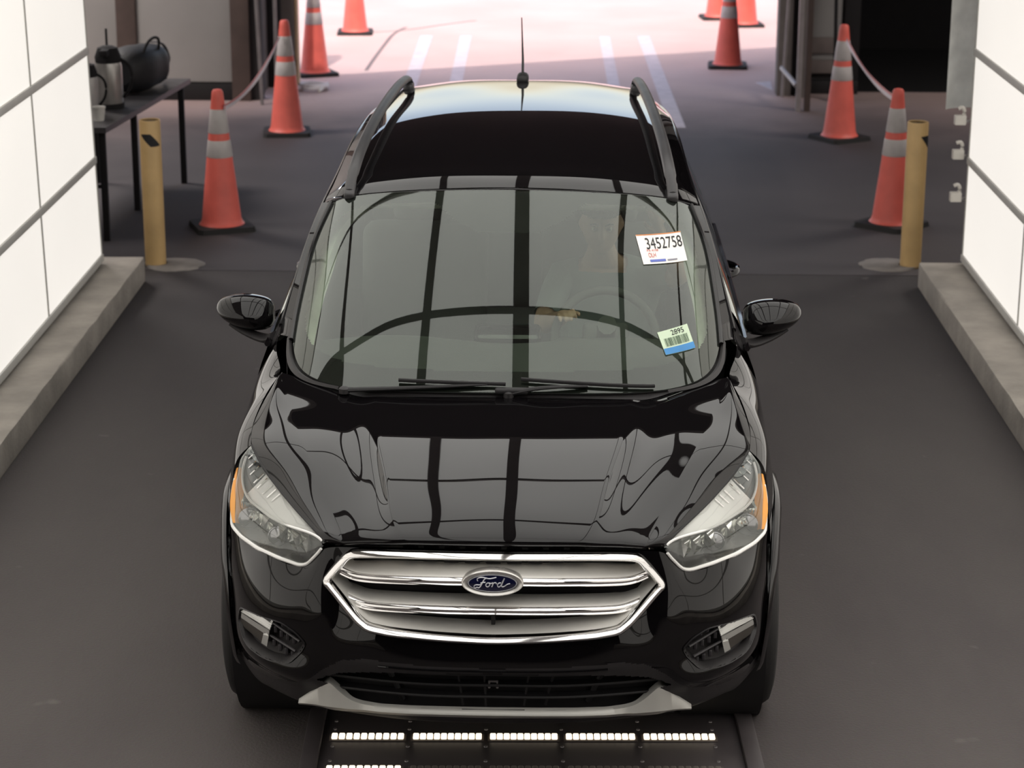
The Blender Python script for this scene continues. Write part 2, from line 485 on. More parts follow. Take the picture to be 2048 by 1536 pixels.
# backlit fabric walls of the photo tunnel, panel by panel
ZS = [0.19, 0.765, 1.39, 2.04, 2.74, 3.44]
def light_wall(name, x, sgn, ys, tilt):
    """sgn: +1 when the face looks to +x"""
    bm = NB(); box(bm, min(x - sgn * .10, x - sgn * .02), max(x - sgn * .10, x - sgn * .02), ys[-1], ys[0], .152, 3.47)
    w = struct(name, bm, FRAMEG)
    me = None
    for a, b_ in zip(ys[1:], ys[:-1]):
        for z0, z1 in zip(ZS[:-1], ZS[1:]):
            bm = NB(); x0, x1 = sorted((x - sgn * .02, x)); box(bm, x0, x1, a + .014, b_ - .014, z0 + .02, z1 - .02)
            obj('panel', bm, PANELW, w, False)
    for z in ZS:
        bm = NB(); x0, x1 = sorted((x - sgn * .02, x + sgn * .012)); box(bm, x0, x1, ys[-1], ys[0], z - .021, z + .021, .004)
        obj('frame_rail', bm, FRAMEG, w)
    for yy in ys:
        bm = NB(); x0, x1 = sorted((x - sgn * .02, x + sgn * .004)); box(bm, x0, x1, yy - .013, yy + .013, ZS[0], ZS[-1], .003)
        obj('frame_post', bm, FRAMEG, w)
    if tilt:
        w.matrix_world = Matrix.Translation((x, 0, .152)) @ Matrix.Rotation(tilt, 4, 'Y') @ Matrix.Translation((-x, 0, -.152))
    return w
light_wall('wall_left', -2.44, 1, [6.43, 5.03, 3.53, 2.03, .53, -.97, -2.47, -3.97], -0.02)
light_wall('wall_right', 2.57, -1, [6.59, 5.0, 3.5, 2.0, .5, -1.0, -2.5, -4.0], 0.0)

# backlit ceiling of the tunnel (only seen mirrored in the bodywork)
CZ = 3.46
PANELOFF = mat('unlit_ceiling_fabric', (.16, .15, .14), .8)
SEAMM = mat('grey_seam_channel', (.16, .145, .14), .7)
XS = [-2.49, -1.56, -0.55, 0.05, 0.80, 1.76, 2.56]
YS = [4.45, 3.2, 1.95, -0.2, -2.2, -4.2]
bm = NB(); box(bm, -2.6, 2.68, -4.3, 4.5, CZ + .02, CZ + .08)
ceil_l = struct('ceiling', bm, FRAMEG)
for xa, xb in zip(XS[:-1], XS[1:]):
    for ya, yb in zip(YS[1:], YS[:-1]):
        bm = NB(); box(bm, xa + .02, xb - .02, ya + .02, yb - .02, CZ, CZ + .02)
        obj('panel', bm, PANELOFF if (xa < -2 and yb < 2) else PANELC, ceil_l, False)
for k, xx in enumerate(XS):
    w = .05 if k == 3 else (.012 if k in (0, 6) else .03)
    bm = NB(); box(bm, xx - w, xx + w, YS[-1], YS[0], CZ - .015, CZ + .02, .004); obj('frame_rail', bm, SEAMM, ceil_l)
for yy in YS:
    w = .012 if yy == 3.2 else .034
    bm = NB(); box(bm, XS[0], XS[-1], yy - w, yy + w, CZ - .012, CZ + .02, .004); obj('frame_rail', bm, SEAMM, ceil_l)

# building shell
SHELL = mat('dark_shell_paint', (0.035, 0.031, 0.032), 0.9)
# hall roof, its unseen edge slanted to lay the shadow line across the yard
bm = NB(); prism(bm, [(-7, -11), (7.5, -11), (7.5, 17.29), (-7, 10.52)], 3.8, 3.95, 'z'); struct('ceiling', bm, SHELL)
bm = NB(); box(bm, -7, 7.5, -11.2, -11, 0, 3.8); struct('wall_front', bm, SHELL)
bm = NB(); box(bm, -7.2, -7, -11.2, 13.9, 0, 3.9); struct('wall_side', bm, SHELL)
bm = NB(); box(bm, 7.5, 7.7, -11.2, 13.9, 0, 3.9); struct('wall_side', bm, SHELL)

# rear wall, left of the doorway: grey panels between brown posts, dark base board
BACKL = 13.15
bm = NB(); box(bm, -7, -2.36, BACKL, BACKL + .12, 0, 3.8); wl = struct('wall_back', bm, SHELL)
for xa, xb in ((-6.9, -5.0), (-4.97, -3.61), (-3.44, -2.62)):
    bm = NB(); box(bm, xa, xb, BACKL - .02, BACKL, .16, 3.75, .004); obj('panel', bm, WALLG, wl)
for xa, xb in ((-3.61, -3.44), (-2.62, -2.46)):
    bm = NB(); box(bm, xa, xb, BACKL - .06, BACKL, 0, 3.75, .006); obj('post', bm, BROWN, wl)
bm = NB(); box(bm, -7, -2.62, BACKL - .035, BACKL, 0, .15, .004); obj('base_board', bm, DARK, wl)

# doorway: columns and header
COLM = mat('weathered_column_paint', (0.155, 0.135, 0.125), 0.7, var=0.12)
SUN_EDGE = mat('sunlit_edge_colour', (0.62, 0.45, 0.28), 0.6)
bm = NB(); box(bm, -2.40, -2.17, 13.95, 14.15, 0, 3.8, .006); box(bm, -2.46, -2.40, 13.5, 14.0, 0, 3.8, .004)
dl = struct('door_1', bm, COLM)
bm = NB(); box(bm, -2.165, -2.14, 13.99, 14.12, .0, 3.6, .003); obj('sunlit_edge', bm, SUN_EDGE, dl)  # strip added to carry the sunlight on the jamb's edge as colour
bm = NB(); box(bm, -2.40, -2.28, 13.86, 13.93, 0, 3.75, .004); obj('jamb', bm, DARK, dl)
bm = NB(); box(bm, 2.165, 2.29, 13.55, 13.75, 0, 3.8, .006); obj('jamb', bm, COLM, dl)
bm = NB(); box(bm, 2.30, 2.36, 13.60, 13.72, 0, 3.8, .004); obj('jamb', bm, DARK, dl)
bm = NB(); box(bm, 2.36, 2.45, 13.45, 13.55, 0, 3.8, .004); obj('jamb', bm, COLM, dl)
# steel rails beside the left jamb
for xa, xb, y0, lean in ((-2.335, -2.305, 12.9, .05), (-2.245, -2.215, 13.2, .0)):
    bm = NB(); tube(bm, [(xa, y0, 0.0), (xa - lean * 2.5, y0 + .1, 3.4)], .016, 10); obj('conduit', bm, STEEL, dl)


# rear wall, right of the doorway
BACKR = 13.75
bm = NB(); box(bm, 2.36, 2.90, BACKR, BACKR + .12, 0, 3.8); wr = struct('wall_back', bm, SHELL)
bm = NB(); box(bm, 2.47, 2.74, BACKR - .02, BACKR, .30, 3.75, .004); obj('panel', bm, WALLG, wr)
bm = NB(); box(bm, 2.47, 2.74, BACKR - .05, BACKR, .36, .50, .006); obj('board', bm, mat('dusty_brown_board', (.17, .14, .13), .8), wr)
bm = NB(); box(bm, 2.47, 2.74, BACKR - .05, BACKR, .18, .30, .006); obj('board', bm, mat('dusty_brown_board', (.17, .14, .13), .8), wr)
bm = NB(); box(bm, 2.36, 2.90, BACKR - .08, BACKR, 0, .12, .006); obj('base_board', bm, DARK, wr)
bm = NB(); box(bm, 2.76, 2.90, BACKR - .06, BACKR, 0, 3.75, .006); obj('post', bm, DARK, wr)
# black doorway into an unlit room
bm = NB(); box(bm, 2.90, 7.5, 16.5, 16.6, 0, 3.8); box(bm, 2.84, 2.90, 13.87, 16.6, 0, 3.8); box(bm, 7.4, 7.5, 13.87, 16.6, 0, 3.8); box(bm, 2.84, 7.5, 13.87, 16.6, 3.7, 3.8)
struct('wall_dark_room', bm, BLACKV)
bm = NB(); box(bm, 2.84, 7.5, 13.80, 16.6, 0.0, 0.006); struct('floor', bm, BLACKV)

# ================================================================== THINGS AROUND THE CAR
# ---- traffic cones
def make_cone():
    r = empty('traffic_cone')
    bm = NB()
    prism(bm, [(-.19, -.165), (-.165, -.19), (.165, -.19), (.19, -.165), (.19, .165), (.165, .19), (-.165, .19), (-.19, .165)], 0.0, .032, 'z')
    for v in bm.verts:
        if v.co.z > .02: v.co.x *= .96; v.co.y *= .96
    obj('base', bm, RUBBER, r)
    bm = NB(); lathe(bm, [(.150, .030), (.137, .045), (.128, .07), (.047, .80), (.040, .86), (.036, .895), (.028, .908), (.012, .912)], 40)
    obj('body', bm, ORANGE, r)
    rr = lambda z: .128 + (.047 - .128) * (z - .07) / .73 + .0025
    for z0, z1 in ((.63, .785), (.475, .585)):
        bm = NB(); lathe(bm, [(rr(z0) - .002, z0), (rr(z0), z0 + .004), (rr(z1), z1 - .004), (rr(z1) - .002, z1)], 40, cap=False)
        obj('reflective_band', bm, BANDM, r)
    return r
cone0 = make_cone()
cones = [(-1.985, 8.07, .35, 'orange cone by the left yellow bollard, holding the near end of a tape'),
         (-1.96, 11.52, .12, 'orange cone at the left jamb, holding the far end of the left tape'),
         (2.41, 8.27, .85, 'orange cone half hidden behind the right yellow bollard, tied to a tape'),
         (2.46, 11.44, .55, 'orange cone before the black doorway, tied to the far end of the right tape'),
         (-2.06, 14.62, .42, 'sunlit orange cone outside the left jamb, nearer of the two on that side'),
         (-1.93, 17.5, .05, 'sunlit cone by the yard crack, farther of the two on the left side'),
         (1.86, 15.26, -.06, 'bright orange cone outside the right jamb, on shaded ground before the shadow line'),
         (2.28, 18.3, .1, 'sunlit cone in the yard, peeking out right of the cone outside the right jamb'),
         (2.02, 18.9, .1, 'farthest sunlit cone, nearly hidden behind the cone outside the right jamb')]
for i, (x, y, a, lab) in enumerate(cones):
    c = cone0 if i == 0 else copy_tree(cone0)
    c.location = (x, y, 0); c.rotation_euler = (0, 0, a)
    tag(c, lab, 'cone', 'orange traffic cones')

# ---- red and white barrier tapes between the cones
TAPEW = mat('white_tape_plastic', (0.72, 0.66, 0.68), 0.5, var=0.05)
TAPER = mat('red_tape_plastic', (0.62, 0.20, 0.19), 0.5, var=0.1)
def tape(p0, p1, sag, label):
    r = empty('barrier_tape', p0, 0, label, 'tape', 'striped barrier tapes')
    p0, p1 = Vector(p0), Vector(p1)
    pts = [p0.lerp(p1, t) - Vector((0, 0, sag * 4 * t * (1 - t))) - p0 for t in np.linspace(0, 1, 24)]
    for nm, m, a, b_ in (('white_stripe', TAPEW, -.020, .006), ('red_stripe', TAPER, .006, .020)):
        bm = NB(); prev = None
        for k, p in enumerate(pts):
            tw = math.sin(k * .35) * .25
            n = Vector((tw * .6, 0, 1)).normalized()
            row = [bm.verts.new(p + n * a), bm.verts.new(p + n * b_), bm.verts.new(p + n * b_ + Vector((.0015, .0015, 0))), bm.verts.new(p + n * a + Vector((.0015, .0015, 0)))]
            if prev:
                for q in range(4): bm.faces.new((prev[q], prev[(q + 1) % 4], row[(q + 1) % 4], row[q]))
            prev = row
        obj(nm, bm, m, r)
tape((-1.94, 8.02, .80), (-1.99, 11.45, .79), .09, 'red and white tape sagging between the two cones on the left')
tape((2.40, 8.34, .83), (2.47, 11.36, .80), .055, 'red and white tape sagging between the two cones on the right')

# ---- yellow bollards
def bollard(x, y, pad, face, label):
    r = empty('bollard', (x, y, 0), 0, label, 'bollard', 'yellow bollards at the kerb ends')
    bm = NB(); lathe(bm, [(.0632, 0), (.0632, .885), (.060, .892)], 36, cap=False); lathe(bm, [(.056, .886), (.058, .892), (.060, .892)], 36, cap=False)
    obj('pipe', bm, YELLOW, r)
    bm = NB(); lathe(bm, [(.0575, .878), (.0005, .880)], 32, cap=False); obj('cap', bm, BLACKV, r)
    # black diamond wrapped round the pipe
    bm = NB(); n = 14; vs = []
    for k in range(n + 1):
        t = -1 + 2 * k / n; a = face + t * 1.0; h = .038 * (1 - abs(t)) ** .85
        zc = .775 - t * .033
        vs.append([bm.verts.new((.0645 * math.cos(a), .0645 * math.sin(a), zc + s * max(h, .0005))) for s in (-1, 1)])
    for k in range(n): bm.faces.new((vs[k][0], vs[k + 1][0], vs[k + 1][1], vs[k][1]))
    obj('diamond_mark', bm, INK, r)
    bm = NB(); lathe(bm, [(.175, 0), (.165, .006), (.07, .012)], 40, cap=False)
    for v in bm.verts:
        if math.hypot(v.co.x, v.co.y) > .1: v.co.x += pad[0]; v.co.y += pad[1]; v.co.xy = v.co.xy * (1 + random.uniform(-.03, .03))
    obj('concrete_footing', bm, mat('grey_footing_concrete', (.21, .19, .175), .85, var=.2), r)
    return r
bollard(-2.24, 7.04, (.12, .0), rad(-80), 'yellow bollard with a black diamond mark, at the left kerb end')
bollard(2.36, 7.14, (-.13, .03), rad(-22), 'yellow bollard covering half a cone, at the right kerb end')

# ---- light ramp in the floor under the front of the car
ramp = empty('floor_light_ramp', (0.11, 0.0, 0), rad(1.2), 'black floor plate with a row of lit lamps under the front bumper', 'light')
PLATEM = mat('black_ramp_plate', (0.080, 0.069, 0.071), 0.5, var=0.15)
bm = NB(); box(bm, -.665, .690, -1.0, 1.05, .002, .012, .003); obj('plate', bm, PLATEM, ramp)
for xa, xb in ((-.72, -.665), (.690, .745)):
    bm = NB(); box(bm, xa, xb, -1.0, 1.05, .002, .03, .006); obj('side_rail', bm, PLATEM, ramp)
LEDM = emit('lit_led_lens', (1.0, 0.86, 0.66), 1.5, 0.02)
segs = [(-.637, -.398), (-.372, -.146), (-.122, .100), (.124, .352), (.376, .612)]
led_me = None
LEDOFF = mat('unlit_led_lens', (.20, .18, .16), .3)
led_off = None
for row_y in (.538, .306):
    for si, (xa, xb) in enumerate(segs):
        bm = NB(); box(bm, xa - .006, xb + .006, row_y - .026, row_y + .026, .012, .015, .001)
        st = obj('lamp_strip', bm, mat('lamp_strip_base', (.12, .10, .09), .5), ramp)
        for k in range(10):
            cxp = xa + (xb - xa) * (k + .5) / 10
            if row_y < .5 and si > 0:
                if led_off is None:
                    bm = NB(); rbox(bm, Vector((0, 0, .003)), (.0180, .032, .010), .004); l = obj('lamp_lens', bm, LEDOFF, st); led_off = l.data
                else:
                    l = bpy.data.objects.new('lamp_lens', led_off); C.objects.link(l); l.parent = st
            elif led_me is None:
                bm = NB(); rbox(bm, Vector((0, 0, .003)), (.0195, .034, .010), .004)
                l = obj('lamp_lens', bm, LEDM, st); led_me = l.data
            else:
                l = bpy.data.objects.new('lamp_lens', led_me); C.objects.link(l); l.parent = st
            l.location = (cxp, row_y, .0155)
screw_me = None
for xx in (-.628, -.385, -.134, .112, .364, .606):
    for yy in (.662, .602, .476, .372, .260, .16):
        if screw_me is None:
            bm = NB(); lathe(bm, [(.007, 0), (.006, .003), (.0015, .004)], 10); s = obj('screw', bm, STEEL, ramp); screw_me = s.data
        else:
            s = bpy.data.objects.new('screw', screw_me); C.objects.link(s); s.parent = ramp
        s.location = (xx, yy, .012)

# ---- folding table on the left and the things on it
tb = empty('folding_table', (-2.62, 8.55, 0), 0, 'dark folding table with black legs behind the left light wall', 'table')
TABLEM = mat('charcoal_table_top', (0.055, 0.052, 0.056), 0.35, var=0.1)
ang = math.atan2(-(-2.42 + 2.62), 9.485 - 7.611)
def tpt(u, v):   # u across from the lane-side edge, v along
    return Vector((-2.62 + .20 * v / 1.884 - u, 7.60 + v, 0))
bm = NB()
prism(bm, [(tpt(0, 0).x, tpt(0, 0).y), (tpt(0, 2.0).x, tpt(0, 2.0).y), (tpt(.72, 2.0).x, tpt(.72, 2.0).y), (tpt(.72, 0).x, tpt(.72, 0).y)], .705, .74, 'z')
for v in bm.verts: v.co -= Vector((-2.62, 8.55, 0))
obj('table_top', bm, TABLEM, tb)
for u, v in ((.05, .08), (.05, 1.92), (.67, .08), (.67, 1.92), (.12, 1.0)):
    p = tpt(u, v) - Vector((-2.62, 8.55, 0))
    bm = NB(); box(bm, p.x - .02, p.x + .02, p.y - .02, p.y + .02, 0, .705, .004); obj('leg', bm, BLACKV, tb)
bm = NB(); p0, p1 = tpt(.05, .08) - Vector((-2.62, 8.55, 0)), tpt(.67, .08) - Vector((-2.62, 8.55, 0)); tube(bm, [(p0.x, p0.y, .35), (p1.x, p1.y, .35)], .012); obj('cross_bar', bm, BLACKV, tb)

# coffee airpots
def airpot(x, y, s, label, body):
    r = empty('airpot', (x, y, .74), 0, label, 'coffee pot', 'coffee pots on the table')
    bm = NB(); lathe(bm, [(.068 * s, 0), (.075 * s, .012), (.075 * s, .235 * s), (.066 * s, .262 * s)], 28); obj('body', bm, body, r)
    bm = NB(); lathe(bm, [(.080 * s, 0), (.080 * s, .030 * s)], 28); obj('base_ring', bm, BLACKV, r)
    bm = NB(); lathe(bm, [(.070 * s, .255 * s), (.073 * s, .285 * s), (.055 * s, .335 * s), (.03 * s, .345 * s)], 28)
    box(bm, -.022 * s, .022 * s, -.13 * s, .02 * s, .30 * s, .335 * s, .006); obj('pump_lid', bm, BLACKV, r)
    bm = NB(); tube(bm, spl([(.07 * s, 0, .27 * s), (.115 * s, 0, .235 * s), (.12 * s, 0, .12 * s), (.078 * s, 0, .06 * s)], 14), .009 * s, 8); obj('handle', bm, BLACKV, r)
    return r
airpot(-2.735, 8.34, 1.18, 'taller steel coffee pot with a black pump lid beside the black bag', mat('brushed_pot_steel', (.40, .38, .36), .35, .6))
airpot(-2.83, 8.10, .95, 'shorter pale coffee pot with a dark lid on the table edge', mat('pale_pot_steel', (.46, .44, .43), .4, .3))
# black duffel bag
bag = empty('duffel_bag', (-2.68, 9.05, .748), rad(74), 'bulky black bag with a loose strap on the dark table', 'bag')
bm = NB()
ring = [(0.02, .55), (.06, .82), (.14, 1.0), (.26, 1.05), (.40, .98), (.50, .92), (.56, .66), (.575, .45)]
rows = []
for x, k in ring:
    rows.append([(x - .29, .155 * k * math.copysign(abs(math.cos(a)) ** .75, math.cos(a)), .15 + .15 * k * math.copysign(abs(math.sin(a)) ** .75, math.sin(a)) * (1 if math.sin(a) > 0 else .98)) for a in np.linspace(0, 2 * math.pi, 25)[:-1]])
G = np.array([spl([r[j] for r in rows], 26) for j in range(24)]).transpose(1, 0, 2)
grid(bm, G, close_u=True)
for end in (0, -1):
    vs = [bm.verts.new(p) for p in G[end]]; bm.faces.new(vs)
weld(bm, .001); obj('body', bm, mat('black_bag_nylon', (.009, .009, .011), .6, bump=.2, bscale=40), bag)
bm = NB(); tube(bm, spl([(.20, -.02, .30), (.31, -.05, .27), (.36, -.06, .15), (.38, -.02, .04), (.42, .0, .012)], 18), .011, 8, flat=(1.6, .5)); obj('strap', bm, mat('grey_webbing', (.12, .12, .13), .8), bag)
bm = NB(); tube(bm, spl([(-.12, -.10, .24), (-.08, -.13, .34), (.08, -.13, .34), (.12, -.10, .24)], 16), .010, 8); obj('carry_handle', bm, BLACKV, bag)
# cup, box and other small table things
cup = empty('paper_cup', (-2.715, 7.86, .74), 0, 'small white cup at the near corner of the table', 'cup')
bm = NB(); lathe(bm, [(.034, 0), (.045, .085), (.047, .088), (.044, .085), (.033, .006)], 24, cap=False); lathe(bm, [(.033, .006), (.0005, .006)], 24, cap=False); obj('body', bm, WHITEP, cup)
bm = NB(); lathe(bm, [(.0425, .07), (.0005, .07)], 24, cap=False); obj('coffee', bm, mat('coffee', (.03, .015, .008), .2), cup)
caddy = empty('counter_caddy', (-2.93, 8.50, .741), 0, 'dark upright caddy behind the coffee pots, with a thin rod', 'caddy')
bm = NB(); box(bm, -.10, .10, -.07, .07, 0, .24, .012); obj('body', bm, mat('dark_navy_plastic', (.018, .018, .028), .6), caddy)
bm = NB(); tube(bm, [(.11, .25, .0), (.105, .27, .46)], .008, 8); obj('rod', bm, BLACKV, caddy)
bm = NB(); box(bm, -.11, .11, -.08, .08, .235, .255, .006); obj('lid', bm, DARK, caddy)

# white coiled hose just outside the left jamb
hose = empty('hose_coil', (-1.97, 13.72, 0), 0, 'small white coil lying on the floor at the left jamb', 'hose')
bm = NB(); pts = [((.115 + .012 * math.sin(a * 1.7)) * math.cos(a), (.115 + .012 * math.sin(a * 1.7)) * math.sin(a), .016 + .0075 * a / math.pi) for a in np.linspace(0, 6 * math.pi, 90)]
tube(bm, pts, .014, 8); obj('coil', bm, mat('white_hose_rubber', (.75, .72, .74), .5), hose)
bm = NB(); tube(bm, [pts[-1], (.06, -.16, .016)], .016, 8); obj('nozzle', bm, WHITEP, hose)

# frame ladder leaning beside the right jamb
lad = empty('a_frame_stand', (2.27, 12.75, 0), 0, 'thin grey steel stand with a slanted brace by the right jamb', 'stand')
POLEM = mat('pale_grey_steel', (.36, .33, .33), .45, .3)
bm = NB(); box(bm, -.022, .022, -.022, .022, 0, 3.6, .004); obj('post', bm, POLEM, lad)
bm = NB(); tube(bm, [(-.06, .75, .0), (-.03, .1, 3.2)], .015, 8); obj('brace', bm, POLEM, lad)
bm = NB(); tube(bm, [(-.02, .0, .22), (-.075, .72, .26)], .022, 8); obj('foot_bar', bm, POLEM, lad)
bm = NB(); box(bm, .05, .10, -.02, .03, 0, 3.6, .004); obj('post', bm, BROWN, lad)

# dark broom standing by the grey panel on the right
br = empty('broom', (2.645, 13.3, 0), 0, 'dark broom leaning on the grey panel behind the right cones', 'broom')
bm = NB(); tube(bm, [(0, 0, .10), (.01, .30, 1.22)], .016, 8); obj('handle', bm, BLACKV, br)
bm = NB(); box(bm, -.04, .06, -.04, .02, .0, .12, .008); obj('brush', bm, BLACKV, br)

# white hanging panel and outlet clips behind the end of the right light wall
wp = empty('hanging_panel', (2.555, 6.80, 1.03), 0, 'white curved board hanging behind the end of the right light wall', 'panel')
bm = NB(); rows = []
for z in (0, .6, 1.2, 1.9):
    rows.append([(-.105, -.04, z - .0 + .0), (-.06, .0, z), (.0, .025, z), (.10, .04, z)])
grid(bm, loft(rows, 14, 10)); bmesh.ops.solidify(bm, geom=bm.faces, thickness=.008); obj('board', bm, mat('white_board_paint', (.82, .83, .80), .6), wp)
bm = NB(); tube(bm, [(-.06, .0, 1.9), (-.06, .0, 3.36)], .008, 8); tube(bm, [(.06, .03, 1.9), (.06, .03, 3.36)], .008, 8); obj('hanger', bm, STEEL, wp)
WHITE2 = mat('white_clip_plastic', (.60, .57, .52), .5)
for z, lab in ((.965, 'uppermost white clip on the end of the right light wall'), (.765, 'middle white clip on the end of the right light wall'), (.515, 'lowest white clip on the end of the right light wall')):
    cl = empty('wall_clip', (2.585, 6.60, z), 0, lab, 'clip', 'white clips at the wall end')
    bm = NB(); box(bm, -.105, -.040, 0, .05, 0, .055, .006); obj('body', bm, WHITE2, cl)
    bm = NB(); tube(bm, spl([(-.055, .025, .05), (-.05, .025, .075), (-.062, .025, .098), (-.085, .025, .092)], 10), .011, 8); obj('hook', bm, WHITE2, cl)
    bm = NB(); box(bm, -.042, .02, .012, .038, .012, .026, .003); obj('bracket', bm, STEEL, cl)

# ================================================================== THE CAR
# car space: x to the photo's right, y from the front bumper to the tail, z up
car = empty('car', (0, 0, 0), -0.00742875, 'black compact SUV with roof rails parked nose-first between the light walls', 'car')

def part(name, bm, m, parent=None, smooth=40): return obj(name, bm, m, parent or car, smooth)
def sym(row): return [(-p[0], p[1], p[2]) for p in row[:0:-1]] + list(row)
def wide(rows): return [sym(r) for r in rows]
def gridpart(name, Gs, m, parent=None, cut=None, weld_d=0.0006, smooth=True):
    """Gs: list of (grid, mirror)"""
    bm = NB()
    for G, mir in Gs: grid(bm, G, mir)
    weld(bm, weld_d)
    if cut:
        kill = [f for f in bm.faces if cut(f.calc_center_median())]
        bmesh.ops.delete(bm, geom=kill, context='FACES')
    return obj(name, bm, m, parent or car, smooth)

# ---------------------------------------------------------------- bonnet
c0 = [(0, .080, .842), (0, .052, .872), (0, .098, .902), (0, .27, .947), (0, .48, .987), (0, .68, 1.015), (0, .84, 1.031), (0, .915, 1.039), (0, .950, 1.043)]
r1 = [(.24, .092, .840), (.25, .064, .867), (.285, .112, .894), (.325, .285, .938), (.360, .49, .977), (.390, .68, 1.005), (.405, .84, 1.022), (.418, .925, 1.032), (.425, .962, 1.037)]
r2 = [(.29, .098, .838), (.30, .070, .863), (.325, .118, .887), (.362, .29, .925), (.398, .495, .964), (.428, .685, .997), (.445, .845, 1.018), (.458, .935, 1.028), (.465, .972, 1.033)]
c3 = [(.430, .113, .834), (.445, .098, .849), (.458, .135, .866), (.509, .272, .903), (.572, .452, .956), (.631, .620, .995), (.690, .845, 1.027), (.732, 1.02, 1.055), (.752, 1.135, 1.066)]
ed = [(.495, .135, .828), (.502, .128, .841), (.548, .19, .863), (.630, .33, .889), (.715, .48, .920), (.788, .650, .968), (.797, .84, 1.005), (.770, 1.04, 1.049), (.757, 1.15, 1.062)]
dips = [0, -.001, -.002, -.003, -.003, -.003, -.002, -.001, 0]
rowsC, rowsM, rowsE = [], [], []
for k in range(9):
    a, b, c, d, e = map(np.array, (c0[k], r1[k], r2[k], c3[k], ed[k]))
    q = np.array([.14, a[1] * .7 + b[1] * .3, a[2] - (a[2] - b[2]) * .26])
    rowsC.append([tuple(a), tuple(q), tuple(b)])
    m1 = c * .6 + d * .4; m1[2] -= dips[k]; m2 = c * .25 + d * .75; m2[2] -= dips[k] * .6
    rowsM.append([tuple(b), tuple(c), tuple(m1), tuple(m2), tuple(d)])
    s = d * .5 + e * .5 + np.array([.006, 0, .006]) * (1 if 0 < k < 8 else 0)
    rowsE.append([tuple(d), tuple(s), tuple(e)])
NV = 80
vs_ = np.linspace(0, 1, NV)
HG = [loft(wide(rowsC), 61, NV), loft(rowsM, 36, NV), loft(rowsE, 18, NV)]
hood = gridpart('bonnet', [(HG[0], False), (HG[1], True), (HG[2], True)], PAINT)
bm = NB(); grid(bm, loft(wide([[(0, y, z), (.4, y + .02, z - .02), (.66, y + .15, z - .08)] for y, z in ((.12, .80), (.4, .88), (.8, .93), (1.05, .96))]), 20, 12)); part('engine_bay_cover', bm, DARK)

# ---------------------------------------------------------------- front bumper
GR_OUT_H = [(0, .038, .843), (.2, .047, .842), (.36, .068, .836), (.432, .085, .827), (.475, .094, .776), (.514, .10, .725), (.478, .078, .690), (.45, .058, .662), (.412, .034, .625), (.375, .018, .600), (.30, .004, .590), (.15, -.004, .580), (0, -.008, .575)]
FOG = [(.801, .527), (.757, .548), (.648, .573), (.596, .552), (.565, .519), (.581, .487), (.625, .441), (.704, .428), (.785, .425), (.815, .465)]
rowsB = [
 [(0, .070, .838), (.14, .074, .838), (.28, .088, .836), (.40, .106, .832), (.47, .120, .828), (.51, .128, .816), (.55, .148, .772), (.60, .178, .745), (.67, .234, .746), (.75, .345, .739), (.805, .435, .742), (.843, .505, .775)],
 [(0, .030, .715), (.14, .034, .715), (.28, .051, .715), (.40, .078, .715), (.47, .098, .714), (.51, .100, .712), (.55, .112, .705), (.60, .140, .690), (.67, .200, .680), (.75, .306, .675), (.803, .41, .676), (.846, .515, .69)],
 [(0, .016, .63), (.14, .018, .63), (.28, .030, .63), (.40, .058, .63), (.47, .081, .63), (.51, .080, .628), (.55, .096, .625), (.60, .124, .620), (.67, .182, .615), (.75, .284, .610), (.804, .388, .610), (.848, .515, .62)],
 [(0, .006, .56), (.14, .008, .56), (.28, .018, .56), (.40, .042, .56), (.47, .066, .56), (.51, .078, .558), (.55, .095, .555), (.60, .124, .555), (.67, .180, .550), (.75, .280, .545), (.805, .384, .540), (.848, .515, .54)],
 [(0, -.004, .49), (.14, -.002, .49), (.28, .012, .49), (.40, .042, .49), (.47, .068, .49), (.51, .085, .49), (.55, .105, .49), (.60, .135, .49), (.67, .192, .485), (.75, .292, .480), (.806, .392, .475), (.848, .515, .47)],
 [(0, .030, .42), (.14, .034, .42), (.28, .048, .42), (.40, .075, .42), (.47, .095, .42), (.51, .108, .42), (.55, .106, .42), (.60, .120, .415), (.67, .170, .412), (.75, .270, .410), (.803, .380, .408), (.845, .520, .40)],
 [(0, .060, .35), (.14, .063, .35), (.28, .078, .35), (.40, .110, .35), (.47, .130, .35), (.51, .143, .35), (.55, .160, .35), (.60, .186, .35), (.67, .243, .35), (.75, .343, .345), (.800, .435, .340), (.838, .535, .33)],
 [(0, .100, .28), (.14, .103, .28), (.28, .118, .28), (.40, .148, .28), (.47, .170, .28), (.51, .185, .28), (.55, .203, .28), (.60, .232, .28), (.67, .292, .28), (.75, .392, .275), (.790, .470, .270), (.820, .555, .26)],
 [(0, .20, .235), (.14, .20, .235), (.28, .215, .235), (.40, .25, .235), (.47, .27, .235), (.51, .285, .235), (.55, .30, .235), (.60, .33, .235), (.67, .39, .235), (.75, .46, .23), (.78, .52, .23), (.80, .575, .23)]]
BG = loft(wide(rowsB), 241, 150)
GR_CUT = [(p[0] * .985, .71 + (p[2] - .71) * .96) for p in GR_OUT_H]
GR_CUT = GR_CUT + [(-a, b) for a, b in GR_CUT[::-1]]
FOG_CUT = [(.695 + (a - .695) * .97, .492 + (b - .492) * .96) for a, b in FOG]
INTAKE = [(0, .482), (.25, .474), (.36, .462), (.46, .44), (.535, .40), (.50, .385), (.455, .335), (.40, .325), (0, .335)]
INTAKE = INTAKE + [(-a, b) for a, b in INTAKE[::-1]]
CLAD = ([0, .20, .378, .455, .52, .60, .68, .76, .84, .9], [.497, .502, .508, .490, .438, .372, .330, .315, .335, .34])
